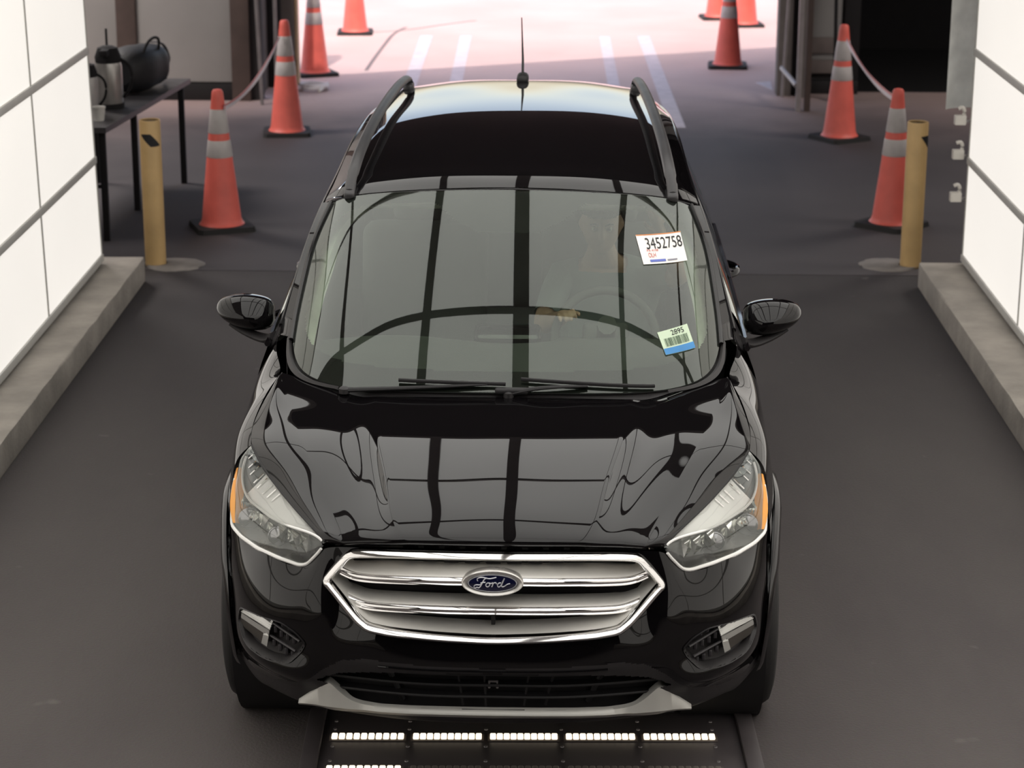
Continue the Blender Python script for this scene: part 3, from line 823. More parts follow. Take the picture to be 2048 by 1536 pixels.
def bump_cut(which):
    def f(c):
        x, z = abs(c.x), c.z
        if inpoly(c.x, z, GR_CUT) and c.y < .13: return True
        if inpoly(x, z, FOG_CUT): return True
        if inpoly(c.x, z, INTAKE): return True
        low = z < np.interp(x, *CLAD)
        return low if which == 'paint' else not low
    return f
bumper = gridpart('front_bumper', [(BG, False)], PAINT, cut=bump_cut('paint'))
cladding = gridpart('lower_cladding', [(BG, False)], PLASTIC, cut=bump_cut('clad'))
_bm = NB(); grid(_bm, BG); BVT = BVHTree.FromBMesh(_bm); _bm.free()
def by(x, z, off=0.0):
    """point on the bumper skin straight behind (x, z)"""
    h = BVT.ray_cast(Vector((x, -2, z)), Vector((0, 1, 0)))
    return Vector((x, h[0].y + off, z)) if h[0] else Vector((x, .3 + off, z))

# ---------------------------------------------------------------- grille
def smooth_poly(P, it=2):
    P = [np.array(p, float) for p in P]
    for _ in range(it):
        Q = []
        n = len(P)
        for i in range(n):
            a, b = P[i], P[(i + 1) % n]; Q += [a * .82 + b * .18, a * .18 + b * .82]
        P = Q
    return P
def dense(P, step):
    out = []; n = len(P)
    for i in range(n):
        a, b = np.array(P[i], float), np.array(P[(i + 1) % n], float); k = max(1, int(np.linalg.norm(b - a) / step))
        out += [a + (b - a) * t / k for t in range(k)]
    return out
GRP = list(GR_OUT_H) + [(-p[0], p[1], p[2]) for p in GR_OUT_H[-2:0:-1]]
GRP = smooth_poly(GRP, 2); GRP = dense(GRP, .02)
def inset(P, d, dy):
    """move a closed outline inwards in the x-z plane by d and back by dy"""
    n = len(P); out = []
    for i in range(n):
        t = P[(i + 2) % n] - P[i - 2]; nv = np.array([-t[2], 0, t[0]]); nv /= np.linalg.norm(nv) + 1e-9
        if np.dot(nv, np.array([0, 0, .715]) - P[i] * np.array([1, 0, 1])) < 0: nv = -nv
        out.append(P[i] + nv * d + np.array([0, dy, 0]))
    return out
def ring_strip(bm, loops):
    V = [[bm.verts.new(p) for p in L] for L in loops]; n = len(V[0])
    for a, b in zip(V[:-1], V[1:]):
        for i in range(n): bm.faces.new((a[i], a[(i + 1) % n], b[(i + 1) % n], b[i]))
bm = NB()
ring_strip(bm, [inset(GRP, -.002, .02), inset(GRP, -.001, .002), inset(GRP, .004, -.007), inset(GRP, .012, -.011), inset(GRP, .019, -.006), inset(GRP, .0235, .006), inset(GRP, .025, .026)])
part('grille_surround', bm, CHROME)
bm = NB()   # satin bowl running back from the chrome surround
ring_strip(bm, [inset(GRP, .025, .020), inset(GRP, .033, .050), inset(GRP, .041, .090)])
part('grille_bowl', bm, SATIN)
bm = NB()
V = [bm.verts.new(p) for p in inset(GRP, .012, .098)]; bm.faces.new(V); part('grille_backing', bm, BLACKV)
def bar_path(pts, n=40):
    h = spl(pts, n); return np.concatenate([h[:0:-1] * np.array([-1, 1, 1]), h])
def sweep(bm, path, prof, endfn=None):
    """prof: list of (dy, dz) swept along a path in x"""
    rows = []
    for p in path: rows.append([bm.verts.new((p[0], p[1] + a, p[2] + b)) for a, b in prof])
    for a, b in zip(rows[:-1], rows[1:]):
        for i in range(len(prof) - 1): bm.faces.new((a[i], a[i + 1], b[i + 1], b[i]))
    for e in (rows[0], rows[-1]):
        try: bm.faces.new(e)
        except ValueError: pass
B1 = [(0, .008, .768), (.14, .016, .764), (.29, .044, .756), (.38, .072, .749), (.412, .086, .749), (.440, .098, .755), (.458, .106, .761)]
B2 = [(0, .004, .678), (.14, .012, .675), (.275, .036, .669), (.35, .058, .664), (.385, .072, .664), (.41, .083, .669), (.434, .093, .676)]
for B in (B1, B2):
    P = bar_path(B)
    bm = NB(); sweep(bm, P, [(.085, .030 if B is B1 else .021), (.055, .027 if B is B1 else .021), (.022, .018), (.010, .015), (.007, .012)]); bar = part('grille_bar', bm, SATIN)
    bm = NB(); sweep(bm, P, [(.007, .012), (-.001, .009), (-.0045, .004), (-.004, -.001), (.001, -.003), (-.004, -.006), (-.0055, -.010), (.003, -.015), (.02, -.017)]); part('chrome_strip', bm, CHROME, bar)
    bm = NB(); sweep(bm, P, [(.018, -.014), (.05, -.020), (.085, -.022)]); part('underside', bm, DARK, bar)
bm = NB(); P = bar_path([(0, .004, .590), (.15, .008, .594), (.30, .020, .604), (.365, .036, .615)]); sweep(bm, P, [(.0, .0), (.03, .011), (.08, .022)]); part('grille_lower_lip', bm, SATIN)
bm = NB()
for k in range(-4, 5):   # openings in the top of the grille
    box(bm, k * .062 - .022, k * .062 + .022, .070 + .35 * (k * .062) ** 2, .10 + .35 * (k * .062) ** 2, .800, .822, .003)
part('grille_top_slots', bm, BLACKV)
bm = NB(); box(bm, -.006, .006, .05, .09, .615, .665, .002); part('grille_centre_rib', bm, DARK)

# oval badge with its script lettering
emb = Matrix.Translation((0, -.006, .770)) @ Matrix.Rotation(rad(-8), 4, 'X')
def ellip(bm, rows, n=64, cap=True):
    V = []
    for a, b, d in rows: V.append([bm.verts.new(emb @ Vector((a * math.cos(t), d, b * math.sin(t)))) for t in np.linspace(0, 2 * math.pi, n + 1)[:-1]])
    for p, q in zip(V[:-1], V[1:]):
        for i in range(n): bm.faces.new((p[i], p[(i + 1) % n], q[(i + 1) % n], q[i]))
    if cap: bm.faces.new(V[-1])
bm = NB(); ellip(bm, [(.091, .0400, .040), (.091, .0400, .004), (.0895, .0385, -.002), (.0865, .0358, -.0045), (.0835, .0335, -.003), (.078, .0300, -.001), (.0735, .0270, -.0005)], cap=False)
badge = part('badge', bm, mat('satin_badge_ring', (.62, .60, .57), .28, .75, var=.03))
bm = NB(); ellip(bm, [(.0735, .0270, -.0005), (.0735, .0270, -.0022), (.0715, .0255, -.0030), (.04, .014, -.0042)])
part('badge_plate', bm, mat('navy_badge_enamel', (.006, .007, .030), .12, coat=1.0), badge)
bm = NB(); ellip(bm, [(.0722, .0262, -.0026), (.0712, .0254, -.0036), (.0700, .0246, -.0036), (.0690, .0238, -.0032)], cap=False)
part('badge_inner_line', bm, mat('badge_line', (.5, .5, .52), .3, .6), badge)
strokes = [  # F, o, r, d in a slanted flowing hand (x, z in badge units)
 [(-.040, -.010), (-.046, -.013), (-.048, -.008), (-.043, -.004), (-.034, -.004), (-.028, -.001), (-.022, .010), (-.014, .015)],
 [(-.038, .006), (-.040, .011), (-.034, .015), (-.022, .0155), (-.010, .013), (.002, .0145), (.010, .0165)],
 [(-.022, .010), (-.030, -.006), (-.036, -.012), (-.040, -.010)], [(-.031, .001), (-.024, .0025), (-.018, .003)],
 [(-.010, .002), (-.015, .0), (-.017, -.006), (-.013, -.009), (-.008, -.006), (-.007, -.001), (-.010, .002), (-.004, .000), (.001, .003)],
 [(.001, .003), (.001, -.003), (-.002, -.009)], [(.0, -.003), (.005, .002), (.009, .002), (.010, -.001)],
 [(.022, .002), (.016, .001), (.013, -.005), (.016, -.009), (.021, -.006), (.026, .004), (.031, .014)], [(.031, .014), (.025, -.001), (.024, -.008), (.029, -.008), (.038, -.002), (.046, .000)]]
bm = NB()
for s in strokes:
    c = spl([(a * 1.12, b * 1.12) for a, b in s], 18)
    tube(bm, [emb @ Vector((a, -.0046 + .0016 * (abs(a) / .05) ** 2, b)) for a, b in c], .00165, 6)
part('badge_lettering', bm, mat('bright_badge_script', (.80, .80, .84), .25, .5), badge)

# ---------------------------------------------------------------- lower intake and skid plate
bm = NB(); grid(bm, loft(wide([[(0, .115, z), (.3, .14, z), (.55, .20, z)] for z in (.27, .40, .53)]), 20, 6)); part('intake_backing', bm, BLACKV)
for z, dy in ((.452, .012), (.412, .022), (.372, .028)):
    bm = NB(); P = bar_path([(0, .045 + dy, z), (.2, .052 + dy, z - .002), (.36, .082 + dy, z - .004), (.50, .125 + dy, z - .008)]); sweep(bm, P, [(.03, .006), (.0, .004), (-.002, .0), (.0, -.004), (.03, -.006)]); part('intake_slat', bm, DARK)
for x in (-.30, -.10, -.025, .10, .17, .31):
    lean = .10 * x
    bm = NB(); p = [(x + lean * 1.2, .075 + .45 * x * x, .475), (x, .082 + .45 * x * x, .40), (x - lean * .8, .090 + .45 * x * x, .335)]
    tube(bm, p, .004 if abs(x) < .2 else .009, 6); part('intake_rib', bm, DARK)
bm = NB(); tube(bm, [by(x, .489, -.001) for x in np.linspace(-.34, .34, 40)], .0045, 8); part('intake_lip', bm, PAINT)
bm = NB(); tube(bm, [(-.012, .078, .40), (-.012, .07, .425), (.012, .07, .425), (.012, .078, .40)], .004, 6); part('tow_bracket', bm, STEEL)
def ytop(x): return .066 + .30 * x * x
# skid plate: lip at the bottom and an upright fin at each end
half = []
for x, zt, zm, zb, yo in ((0, .334, .318, .292, 0), (.14, .333, .317, .292, .004), (.248, .332, .316, .292, .010), (.34, .330, .314, .290, .024), (.40, .331, .312, .288, .043), (.43, .340, .311, .287, .046), (.455, .356, .312, .286, .050), (.48, .378, .312, .286, .055), (.503, .400, .312, .287, .060), (.55, .345, .306, .288, .090), (.602, .294, .292, .290, .128)):
    half.append([(x, .078 + yo + .02 * (zt > .345), zt + .002), (x, .062 + yo, zt - .003), (x, .056 + yo, zm), (x, .068 + yo, zm - .010), (x, .092 + yo, zb), (x, .125 + yo, zb - .004)])
H = np.array(half)
def cubic_rows(H, n):
    ts = np.linspace(0, 1, n)
    xs = H[:, 0, 0]; tt = (xs - xs[0]) / (xs[-1] - xs[0])
    out = np.empty((n, H.shape[1], 3))
    for j in range(H.shape[1]):
        for k in range(3): out[:, j, k] = np.interp(ts, tt, H[:, j, k])
    return out
SG = cubic_rows(H, 70)
for it in range(2): SG[1:-1] = SG[1:-1] * .5 + .25 * (SG[:-2] + SG[2:])
SGf = np.concatenate([SG[:0:-1] * np.array([-1, 1, 1]), SG])
bm = NB(); grid(bm, SGf.transpose(1, 0, 2)); part('skid_plate', bm, SKID, smooth=50)

# ---------------------------------------------------------------- fog lamps
for s in (1, -1):
    root = None
    P = [by(x, z, -.002) for x, z in smooth_poly([(a, b) for a, b in FOG], 2)]
    P = [Vector((s * p.x, p.y, p.z)) for p in P]
    cen = sum(P, Vector()) / len(P)
    bm = NB()
    L0 = [cen + (p - cen) * 1.03 + Vector((0, .006, 0)) for p in P]; L1 = [p + Vector((0, -.004, 0)) for p in P]
    L2 = [cen + (p - cen) * .93 + Vector((-s * .004, .008, 0)) for p in P]; L3 = [cen + (p - cen) * .88 + Vector((-s * .01, .045, 0)) for p in P]
    ring_strip(bm, [L0, L1, L2, L3]); V = [bm.verts.new(p) for p in L3]; bm.faces.new(V)
    root = part('fog_lamp', bm, PLASTIC)
    def fp(x, z, o): 
        y = np.interp(x, [.56, .65, .75, .805, .83], [.108, .172, .292, .39, .44]) + o
        return Vector((s * x, y, z))
    # grid of the blank half
    for a, b in (((.585, .517), (.700, .545)), ((.600, .480), (.705, .497))):
        bm = NB(); tube(bm, [fp(a[0], a[1], .010), fp(b[0], b[1], .012)], .0045, 8); part('grille_slat', bm, mat('grey_fog_slat', (.05, .047, .05), .45), root)
    for r_ in range(3):
        for k in range(5):
            bm = NB()
            x = .600 + k * .021 + .006 * r_; z = .548 - .036 * r_ - .006 + .0045 * k - (.012 if r_ == 2 else 0)
            rbox(bm, fp(x, z, .030), (.012, .016, .022), .003)
            part('grille_cell', bm, mat('fog_cell_plastic', (.030, .027, .030), .5), root)
    # lens block with ribs, and the foot below it
    LENS = mat('pale_lamp_glass', (.60, .60, .57), .12, .35, var=.05, coat=1.0)
    top = [(.770, .556), (.668, .566), (.686, .520), (.798, .510)]
    front = [(.686, .520), (.798, .510), (.803, .484), (.692, .492)]
    bm = NB()
    A = [bm.verts.new(fp(x, z, o)) for (x, z), o in zip(top, (.020, .030, -.006, -.004))]
    Bv = [bm.verts.new(fp(x, z, o)) for (x, z), o in zip(front[2:], (.006, .004))]
    bm.faces.new(A); bm.faces.new((A[2], A[3], Bv[0], Bv[1]))
    dk = [bm.verts.new(fp(x, z, .045)) for x, z in ((.770, .553), (.672, .560), (.698, .495), (.800, .488))]
    bm.faces.new((A[0], A[3], Bv[0], dk[3], dk[0])); bm.faces.new((A[1], A[2], Bv[1], dk[2], dk[1]))
    bmesh.ops.bevel(bm, geom=list(bm.edges), offset=.003, segments=2, affect='EDGES')
    lens = part('lamp_lens', bm, LENS, root)
    bm = NB()
    for k in range(9):
        t = (k + .5) / 9
        a = fp(.770 + (.798 - .770) * t, .556 + (.510 - .556) * t, .019 - .023 * t); b = fp(.668 + (.686 - .668) * t, .566 + (.520 - .566) * t, .029 - .035 * t)
        tube(bm, [a, b], .0016, 6)
    part('lens_rib', bm, LENS, lens)
    bm = NB(); rbx = [(.692, .494, .006), (.712, .490, .004), (.722, .452, .014), (.702, .450, .016)]
    A = [bm.verts.new(fp(x, z, o - .004)) for x, z, o in rbx]; Bq = [bm.verts.new(fp(x, z, o + .03)) for x, z, o in rbx]
    bm.faces.new(A); [bm.faces.new((A[i], A[(i + 1) % 4], Bq[(i + 1) % 4], Bq[i])) for i in range(4)]
    part('lens_foot', bm, LENS, root)
    bm = NB(); rbx = [(.712, .488, .012), (.802, .482, .010), (.805, .455, .014), (.722, .450, .022)]
    A = [bm.verts.new(fp(x, z, o)) for x, z, o in rbx]; bm.faces.new(A)
    bmesh.ops.solidify(bm, geom=bm.faces, thickness=.006)
    part('lower_reflector', bm, mat('grey_brown_reflector', (.22, .20, .18), .25, .5), root)

# ---------------------------------------------------------------- headlamps
LT = [(.502, .128, .842), (.548, .19, .864), (.630, .33, .890), (.700, .46, .916), (.756, .57, .947), (.788, .648, .968)]
LM = [(.506, .125, .838), (.519, .135, .8475), (.634, .25, .846), (.733, .40, .842), (.795, .52, .852), (.812, .60, .905), (.796, .648, .955)]
LB = [(.506, .122, .831), (.522, .130, .806), (.541, .142, .782), (.560, .155, .758), (.584, .172, .748), (.656, .23, .749), (.732, .325, .742), (.797, .425, .742), (.834, .485, .755), (.841, .56, .841), (.828, .625, .925), (.790, .650, .966)]
for s in (1, -1):
    X = np.array([s, 1, 1])
    n = 60
    T, M_, B_ = spl(LT, n), spl(LM, n), lin(LB, n)
    B_[1:-1] = .25 * B_[:-2] + .5 * B_[1:-1] + .25 * B_[2:]
    # inner bowl
    cen = np.array([.68, .33, .80])
    back = np.array([-.010, .050, -.004])
    rows = []
    for f, dp in ((0, .016), (.10, .040), (.30, .075), (.62, .075), (.88, .040), (1.0, .006)):
        R = M_ * (1 - f) + B_ * f
        R = cen + (R - cen) * (1 - .03 * (0 < f < 1)); taper = np.sin(np.linspace(0, math.pi, n)) ** .5
        R = R + (back / .05 * dp) * taper[:, None] + np.array([0, .002, 0])
        rows.append(R)
    bm = NB(); grid(bm, np.array(rows) * X); root = part('headlamp', bm, LAMPG)
    # pale upper panel with ribs
    rows = []
    for f, dp in ((.02, .014), (.3, .012), (.65, .010), (.95, .010), (1.0, .018)):
        rows.append(T * (1 - f) + M_ * f + np.array([-.002, dp, -.004]))
    kp = int(n * .73)
    bm = NB(); grid(bm, np.array(rows)[:, :kp] * X); panel = part('upper_panel', bm, LAMPW, root)
    bm = NB(); grid(bm, np.array(rows)[:, kp - 1:] * X); part('rear_panel_reflection', bm, mat('lamp_panel_reflection', (.20, .21, .215), .25, .5), root)  # rear of the panel darkened: a reflection put into the colour
    bm = NB()
    for k in range(8):
        i = int(n * (.50 + .058 * k)); a, b = T[i], M_[i]
        f0, f1 = .10 + .01 * k, .52 + .020 * k
        pts = [a * (1 - f) + b * f + np.array([-.002, .008, -.001]) for f in (f0, (f0 + f1) / 2, f1)]
        tube(bm, np.array(pts) * X, .0034, 6)
    part('panel_rib', bm, CHROME, panel)
    # chrome reflector facets in the bowl
    bm = NB()
    rnd = random.Random(5)
    for k in range(15):
        f = k / 14; i = int(n * (.16 + .60 * f)); q = M_[i] * .62 + B_[i] * .38
        q = q + np.array([0, .038, 0])
        w = .010 + .010 * rnd.random(); h = .020 + .020 * rnd.random()
        b2 = [q + np.array([-w, -.004, h * .55]), q + np.array([w * .8, .012, h * .62]), q + np.array([w, -.010, -h * .35]), q + np.array([-w * .4, -.022, -h * (.7 + .4 * rnd.random())])]
        vs = [bm.verts.new(p * X) for p in b2]; t = bm.verts.new((q + np.array([.004, -.026, .0])) * X)
        for j in range(4): bm.faces.new((vs[j], vs[(j + 1) % 4], t))
    part('reflector', bm, mat('bright_reflector', (.85, .84, .80), .1, 1.0, rvar=.02), root, False)
    for cxp, r_ in ((.30, .030), (.55, .034)):
        i = int(n * cxp); q = (M_[i] * .45 + B_[i] * .55 + np.array([0, .055, .002])) * X
        bm = NB(); lathe(bm, [(r_, -.022), (r_ * 1.08, -.020), (r_ * 1.08, .01), (r_ * .6, .022)], 24, tuple(q), 'y'); lathe(bm, [(r_ * .92, -.022), (r_ * .7, -.030), (.001, -.034)], 24, tuple(q), 'y', cap=False)
        part('lamp_projector', bm, mat('grey_projector', (.30, .30, .31), .15, .8), root)
    # chrome-like pale rim: lower outline plus the divider under the upper panel
    bm = NB(); P = np.concatenate([B_[1:int(n * .86)]]) + np.array([0, -.004, .002])
    tube(bm, P * X, [.0045 + .0022 * math.sin(math.pi * k / len(P)) for k in range(len(P))], 8); part('bright_rim', bm, LAMPW, root)
    bm = NB(); tube(bm, (M_[1:int(n * .95)] + np.array([0, .004, 0])) * X, .0042, 8); part('bright_divider', bm, LAMPW, root)
    # amber side reflector
    AI = [(.817, .608, .905), (.802, .550, .848), (.803, .512, .808), (.803, .480, .763)]; AO = [(.833, .614, .900), (.841, .562, .856), (.841, .512, .798), (.829, .480, .766)]
    bm = NB(); grid(bm, np.array([spl(AI, 20), spl([tuple((np.array(a) + np.array(b)) / 2 + np.array([.003, -.008, .004])) for a, b in zip(AI, AO)], 20), spl(AO, 20)]) * X + np.array([s * .001, -.003, .002])); part('turn_signal', bm, AMBER, root)
    # clear outer lens
    rows = []
    for f in np.linspace(0, 1, 12):
        R = T * (1 - f) + B_ * f; bul = math.sin(math.pi * f) * np.sin(np.linspace(0, math.pi, n)) ** .5
        rows.append(R + bul[:, None] * np.array([.012, -.026, .014]))
    bm = NB(); grid(bm, np.array(rows) * X); part('lens', bm, GLASSL, root)
    bm = NB(); tube(bm, (T + np.array([.0, -.002, .001])) * X, .0035, 6); part('lamp_seal', bm, DARK, root)

# ---------------------------------------------------------------- front wings
fr = [[(.792, .655, .966), (.832, .628, .928), (.845, .565, .85), (.848, .505, .775)],
      [(.802, .75, .985), (.842, .735, .950), (.862, .70, .87), (.872, .66, .775)],
      [(.801, .84, 1.004), (.848, .84, .965), (.874, .83, .89), (.890, .82, .78)],
      [(.776, 1.03, 1.047), (.838, 1.02, .990), (.877, 1.01, .905), (.893, 1.0, .78)],
      [(.760, 1.155, 1.066), (.835, 1.19, 1.005), (.882, 1.21, .915), (.895, 1.22, .78)],
      [(.786, 1.28, 1.090), (.838, 1.32, 1.025), (.884, 1.34, .925), (.897, 1.34, .78)],
      [(.800, 1.44, 1.115), (.842, 1.44, 1.035), (.886, 1.44, .935), (.899, 1.44, .78)]]
FG = np.array([spl(r, 26) for r in fr]); FG = np.stack([spl(FG[:, j], 60) for j in range(26)], 1)
WB = ([.50, .62, .80, 1.0, 1.25, 1.44, 2.0, 2.8, 3.4, 3.8, 4.1, 4.35, 4.45], [.848, .866, .886, .893, .895, .899, .905, .907, .905, .892, .860, .79, .72])
WZ = ([.22, .30, .45, .60, .72, .78, .86, .93, 1.0, 1.06, 1.12], [-.075, -.030, -.010, .004, .004, 0, -.004, -.013, -.032, -.055, -.075])
def xs(y, z): return float(np.interp(y, *WB) + np.interp(z, *WZ))
AR, FA, RA, AZ = .385, .925, 3.615, .345
def side_grid(y0, y1, z0, z1f, ny, nz):
    G = np.zeros((nz, ny, 3))
    for i, y in enumerate(np.linspace(y0, y1, ny)):
        for j, t in enumerate(np.linspace(0, 1, nz)):
            z = z0 + (z1f(y) - z0) * t; G[j, i] = (xs(y, z), y, z)
    return G
arch_cut = lambda c: math.hypot(c.y - FA, c.z - AZ) < AR or math.hypot(c.y - RA, c.z - AZ) < AR
belt = lambda y: float(np.interp(y, [1.44, 2.0, 3.0, 3.8, 4.4], [1.075, 1.055, 1.075, 1.11, 1.13]))
for s in (1, -1):
    X = np.array([s, 1, 1])
    gridpart('front_wing', [(FG * X, False), (side_grid(.52, 1.436, .25, lambda y: .78, 90, 40) * X, False)], PAINT, cut=arch_cut)
    for y0, y1, nm in ((1.445, 2.475, 'front_door'), (2.483, 3.35, 'rear_door')):
        d = gridpart(nm, [(side_grid(y0, y1, .30, belt, 60, 36) * X, False)], PAINT, cut=arch_cut)
        yh = y1 - .20; zh = .945
        bm = NB(); tube(bm, np.array(spl([(xs(yh - .09, zh) - .004, yh - .10, zh), (xs(yh, zh) + .034, yh - .06, zh + .004), (xs(yh, zh) + .038, yh + .04, zh + .006), (xs(yh, zh) - .002, yh + .10, zh + .006)], 16)) * X, .014, 8, flat=(.8, 1.2)); part('handle', bm, PAINT, d)
        bm = NB(); tube(bm, np.array([(xs(y, belt(y)) + .002, y, belt(y) + .004) for y in np.linspace(y0, y1, 14)]) * X, .011, 6); part('belt_moulding', bm, GLOSSB, d)
    gridpart('rear_quarter', [(side_grid(3.357, 4.45, .30, belt, 70, 36) * X, False)], PAINT, cut=arch_cut)
    bm = NB(); grid(bm, side_grid(1.30, 3.25, .20, lambda y: .31, 40, 5) * X + np.array([s * .012, 0, 0])); part('sill', bm, PLASTIC)
    # wheel arch lips
    for ya, x0 in ((FA, None), (RA, None)):
        rows = []
        for a in np.linspace(rad(-8), rad(188), 60):
            c_, s_ = math.cos(a), math.sin(a)
            row = []
            for r_, o in ((AR + .060, .006), (AR + .045, .020), (AR + .012, .026), (AR - .004, .020), (AR - .008, -.05)):
                y = ya - r_ * c_; z = AZ + r_ * s_
                row.append((min(xs(min(max(y, .55), 4.3), max(z, .28)) + o, .921), y, z))
            rows.append(row)
        bm = NB(); grid(bm, np.array(rows) * X); part('wheel_arch_lip', bm, GLOSSB)
        bm = NB(); lathe(bm, [(AR - .004, .60 * s), (AR - .004, .86 * s)], 40, (0, ya, AZ), 'x', cap=False)
        lathe(bm, [(AR - .004, .60 * s), (.02, .60 * s)], 40, (0, ya, AZ), 'x', cap=False); part('wheel_housing', bm, BLACKV)

# ---------------------------------------------------------------- wheels
def wheel(s, y, steer=0):
    r = .345
    bm = NB()
    prof = [(.222, -.10), (.245, -.112), (.300, -.118), (.330, -.108), (.342, -.09), (r, -.05), (r, .05), (.342, .09), (.330, .108), (.300, .118), (.245, .112), (.222, .10)]
    c_ = (s * .785, y, AZ)
    lathe(bm, prof, 56, c_, 'x', cap=False)
    t = part('tyre', bm, RUBBER)
    bm = NB()
    for k in range(4):
        h = -.06 + .04 * k
        lathe(bm, [(r - .004, h - .004), (r + .0015, h - .004), (r + .0015, h + .004), (r - .004, h + .004)], 56, c_, 'x', cap=False)
    part('tread', bm, RUBBER, t)
    bm = NB(); lathe(bm, [(.224, .100 * s), (.215, .106 * s), (.205, .085 * s), (.200, -.09 * s), (.222, -.10 * s)], 40, c_, 'x', cap=False)
    for k in range(5):
        a = 2 * math.pi * k / 5 + .3
        for d in (-.16, .16):
            tube(bm, [Vector(c_) + Vector((s * .092, .045 * math.cos(a), .045 * math.sin(a))), Vector(c_) + Vector((s * .096, .205 * math.cos(a + d), .205 * math.sin(a + d)))], .016, 8, flat=(1, .6), up=(1, 0, 0))
    lathe(bm, [(.055, .075 * s), (.055, .100 * s), (.045, .108 * s), (.001, .109 * s)], 24, c_, 'x', cap=False)
    part('rim', bm, ALLOY, t)
    bm = NB(); lathe(bm, [(.165, .02 * s), (.165, .04 * s), (.001, .041 * s)], 32, c_, 'x'); part('brake_disc', bm, STEEL, t)
for s in (1, -1):
    for y in (FA, RA): wheel(s, y)

# ---------------------------------------------------------------- windscreen
gl = []
GB = [(0, .962, 1.056), (.25, .968, 1.055), (.45, .990, 1.054), (.56, 1.03, 1.056), (.65, 1.095, 1.066), (.705, 1.19, 1.086), (.735, 1.32, 1.128)]
GT = [(0, 1.885, 1.545), (.20, 1.889, 1.541), (.36, 1.900, 1.532), (.47, 1.912, 1.523), (.56, 1.925, 1.510), (.62, 1.937, 1.495), (.655, 1.945, 1.480)]
ESIDE = [(.735, 1.32, 1.128), (.733, 1.43, 1.185), (.722, 1.60, 1.277), (.702, 1.77, 1.375), (.655, 1.945, 1.480)]
nf = 9
es = spl(ESIDE, nf)
for k in range(nf):
    f = k / (nf - 1); row = []
    for j, (a, b) in enumerate(zip(GB, GT)):
        p = np.array(a) * (1 - f) + np.array(b) * f
        sx = j / (len(GB) - 1)
        bul = 4 * f * (1 - f) * .022
        p = p + np.array([0, -.48, .88]) * bul * (1 - sx ** 3)
        if j == len(GB) - 1: p = es[k]
        elif j >= 4:
            lin_e = np.array(GB[-1]) * (1 - f) + np.array(GT[-1]) * f
            p = p + (es[k] - lin_e) * ((j - 3) / 3) ** 2
        row.append(tuple(p))
    gl.append(row)
WG = loft(wide(gl), 181, 130)
bm = NB(); grid(bm, WG); ws = part('windscreen', bm, GLASSW, smooth=True)
_bm = NB(); grid(_bm, WG); _bm.normal_update(); WVT = BVHTree.FromBMesh(_bm); _bm.free()
def onglass(x, z, off=0.0):
    h = WVT.ray_cast(Vector((x, -2, z)), Vector((0, 1, 0)))
    if h[0] is None:
        q = WVT.find_nearest(Vector((x, 1.5, z))); h = (q[0], q[1])
    n = h[1] if h[1].y < 0 else -h[1]
    return h[0] + n * off
# black ceramic border on the inside of the glass: everything outside the clear outline
def clear_out(x, z):
    pass
nvv, nuu = WG.shape[:2]
bm = NB()
Wi = WG + np.array([0, .003, -.005])
V = [[bm.verts.new(p) for p in row] for row in Wi]
CLEAR = [(-.01, .09), (.34, .10), (.57, .11), (.757, .136), (.84, .175), (.885, .24), (.90, .40), (.903, .58), (.91, .72), (.89, .83), (.857, .89), (.786, .925), (.6, .94), (-.01, .942)]
def frit(i, j):
    u = abs((i + .5) / (nuu - 1) * 2 - 1); v = (j + .5) / (nvv - 1)
    x = abs(Wi[j, i, 0]);
    if not inpoly(u, v, CLEAR): return True
    if v > .763 and u < (.135 + (v - .763) * 1.5 if v < .84 else .25 + (v - .84) * 1.07): return True   # sensor patch behind the mirror
    return False
for j in range(nvv - 1):
    for i in range(nuu - 1):
        if frit(i, j): bm.faces.new((V[j][i], V[j][i + 1], V[j + 1][i + 1], V[j + 1][i]))
bmesh.ops.delete(bm, geom=[v for v in bm.verts if not v.link_faces], context='VERTS')
part('glass_border', bm, BLACKV, ws, True)
# side mouldings and corner cowl pieces
for s in (1, -1):
    X = np.array([s, 1, 1])
    bm = NB(); tube(bm, np.array(spl([(p[0] + .006, p[1], p[2] + .002) for p in ESIDE[0:]], 40)) * X, .0085, 8); part('windscreen_moulding', bm, GLOSSB)
    cw0 = [(.742, 1.36, 1.140), (.728, 1.25, 1.100), (.690, 1.135, 1.075), (.625, 1.06, 1.062), (.54, 1.010, 1.056)]
    cw1 = [(.757, 1.335, 1.130), (.746, 1.225, 1.092), (.708, 1.115, 1.067), (.64, 1.045, 1.055), (.55, 1.0, 1.050)]
    bm = NB(); grid(bm, np.array([spl(cw0, 30) + np.array([0, 0, -.004]), spl([tuple((np.array(a) + np.array(b)) / 2 + np.array([0, -.002, .006])) for a, b in zip(cw0, cw1)], 30), spl(cw1, 30)]) * X); part('cowl_corner', bm, PLASTIC)
bm = NB(); grid(bm, loft(wide([[(0, .945, 1.032), (.25, .952, 1.031), (.46, .975, 1.030), (.62, 1.04, 1.038)], [(0, .985, 1.050), (.25, .99, 1.049), (.46, 1.01, 1.048), (.62, 1.065, 1.050)]]), 60, 4)); part('cowl_panel', bm, PLASTIC)
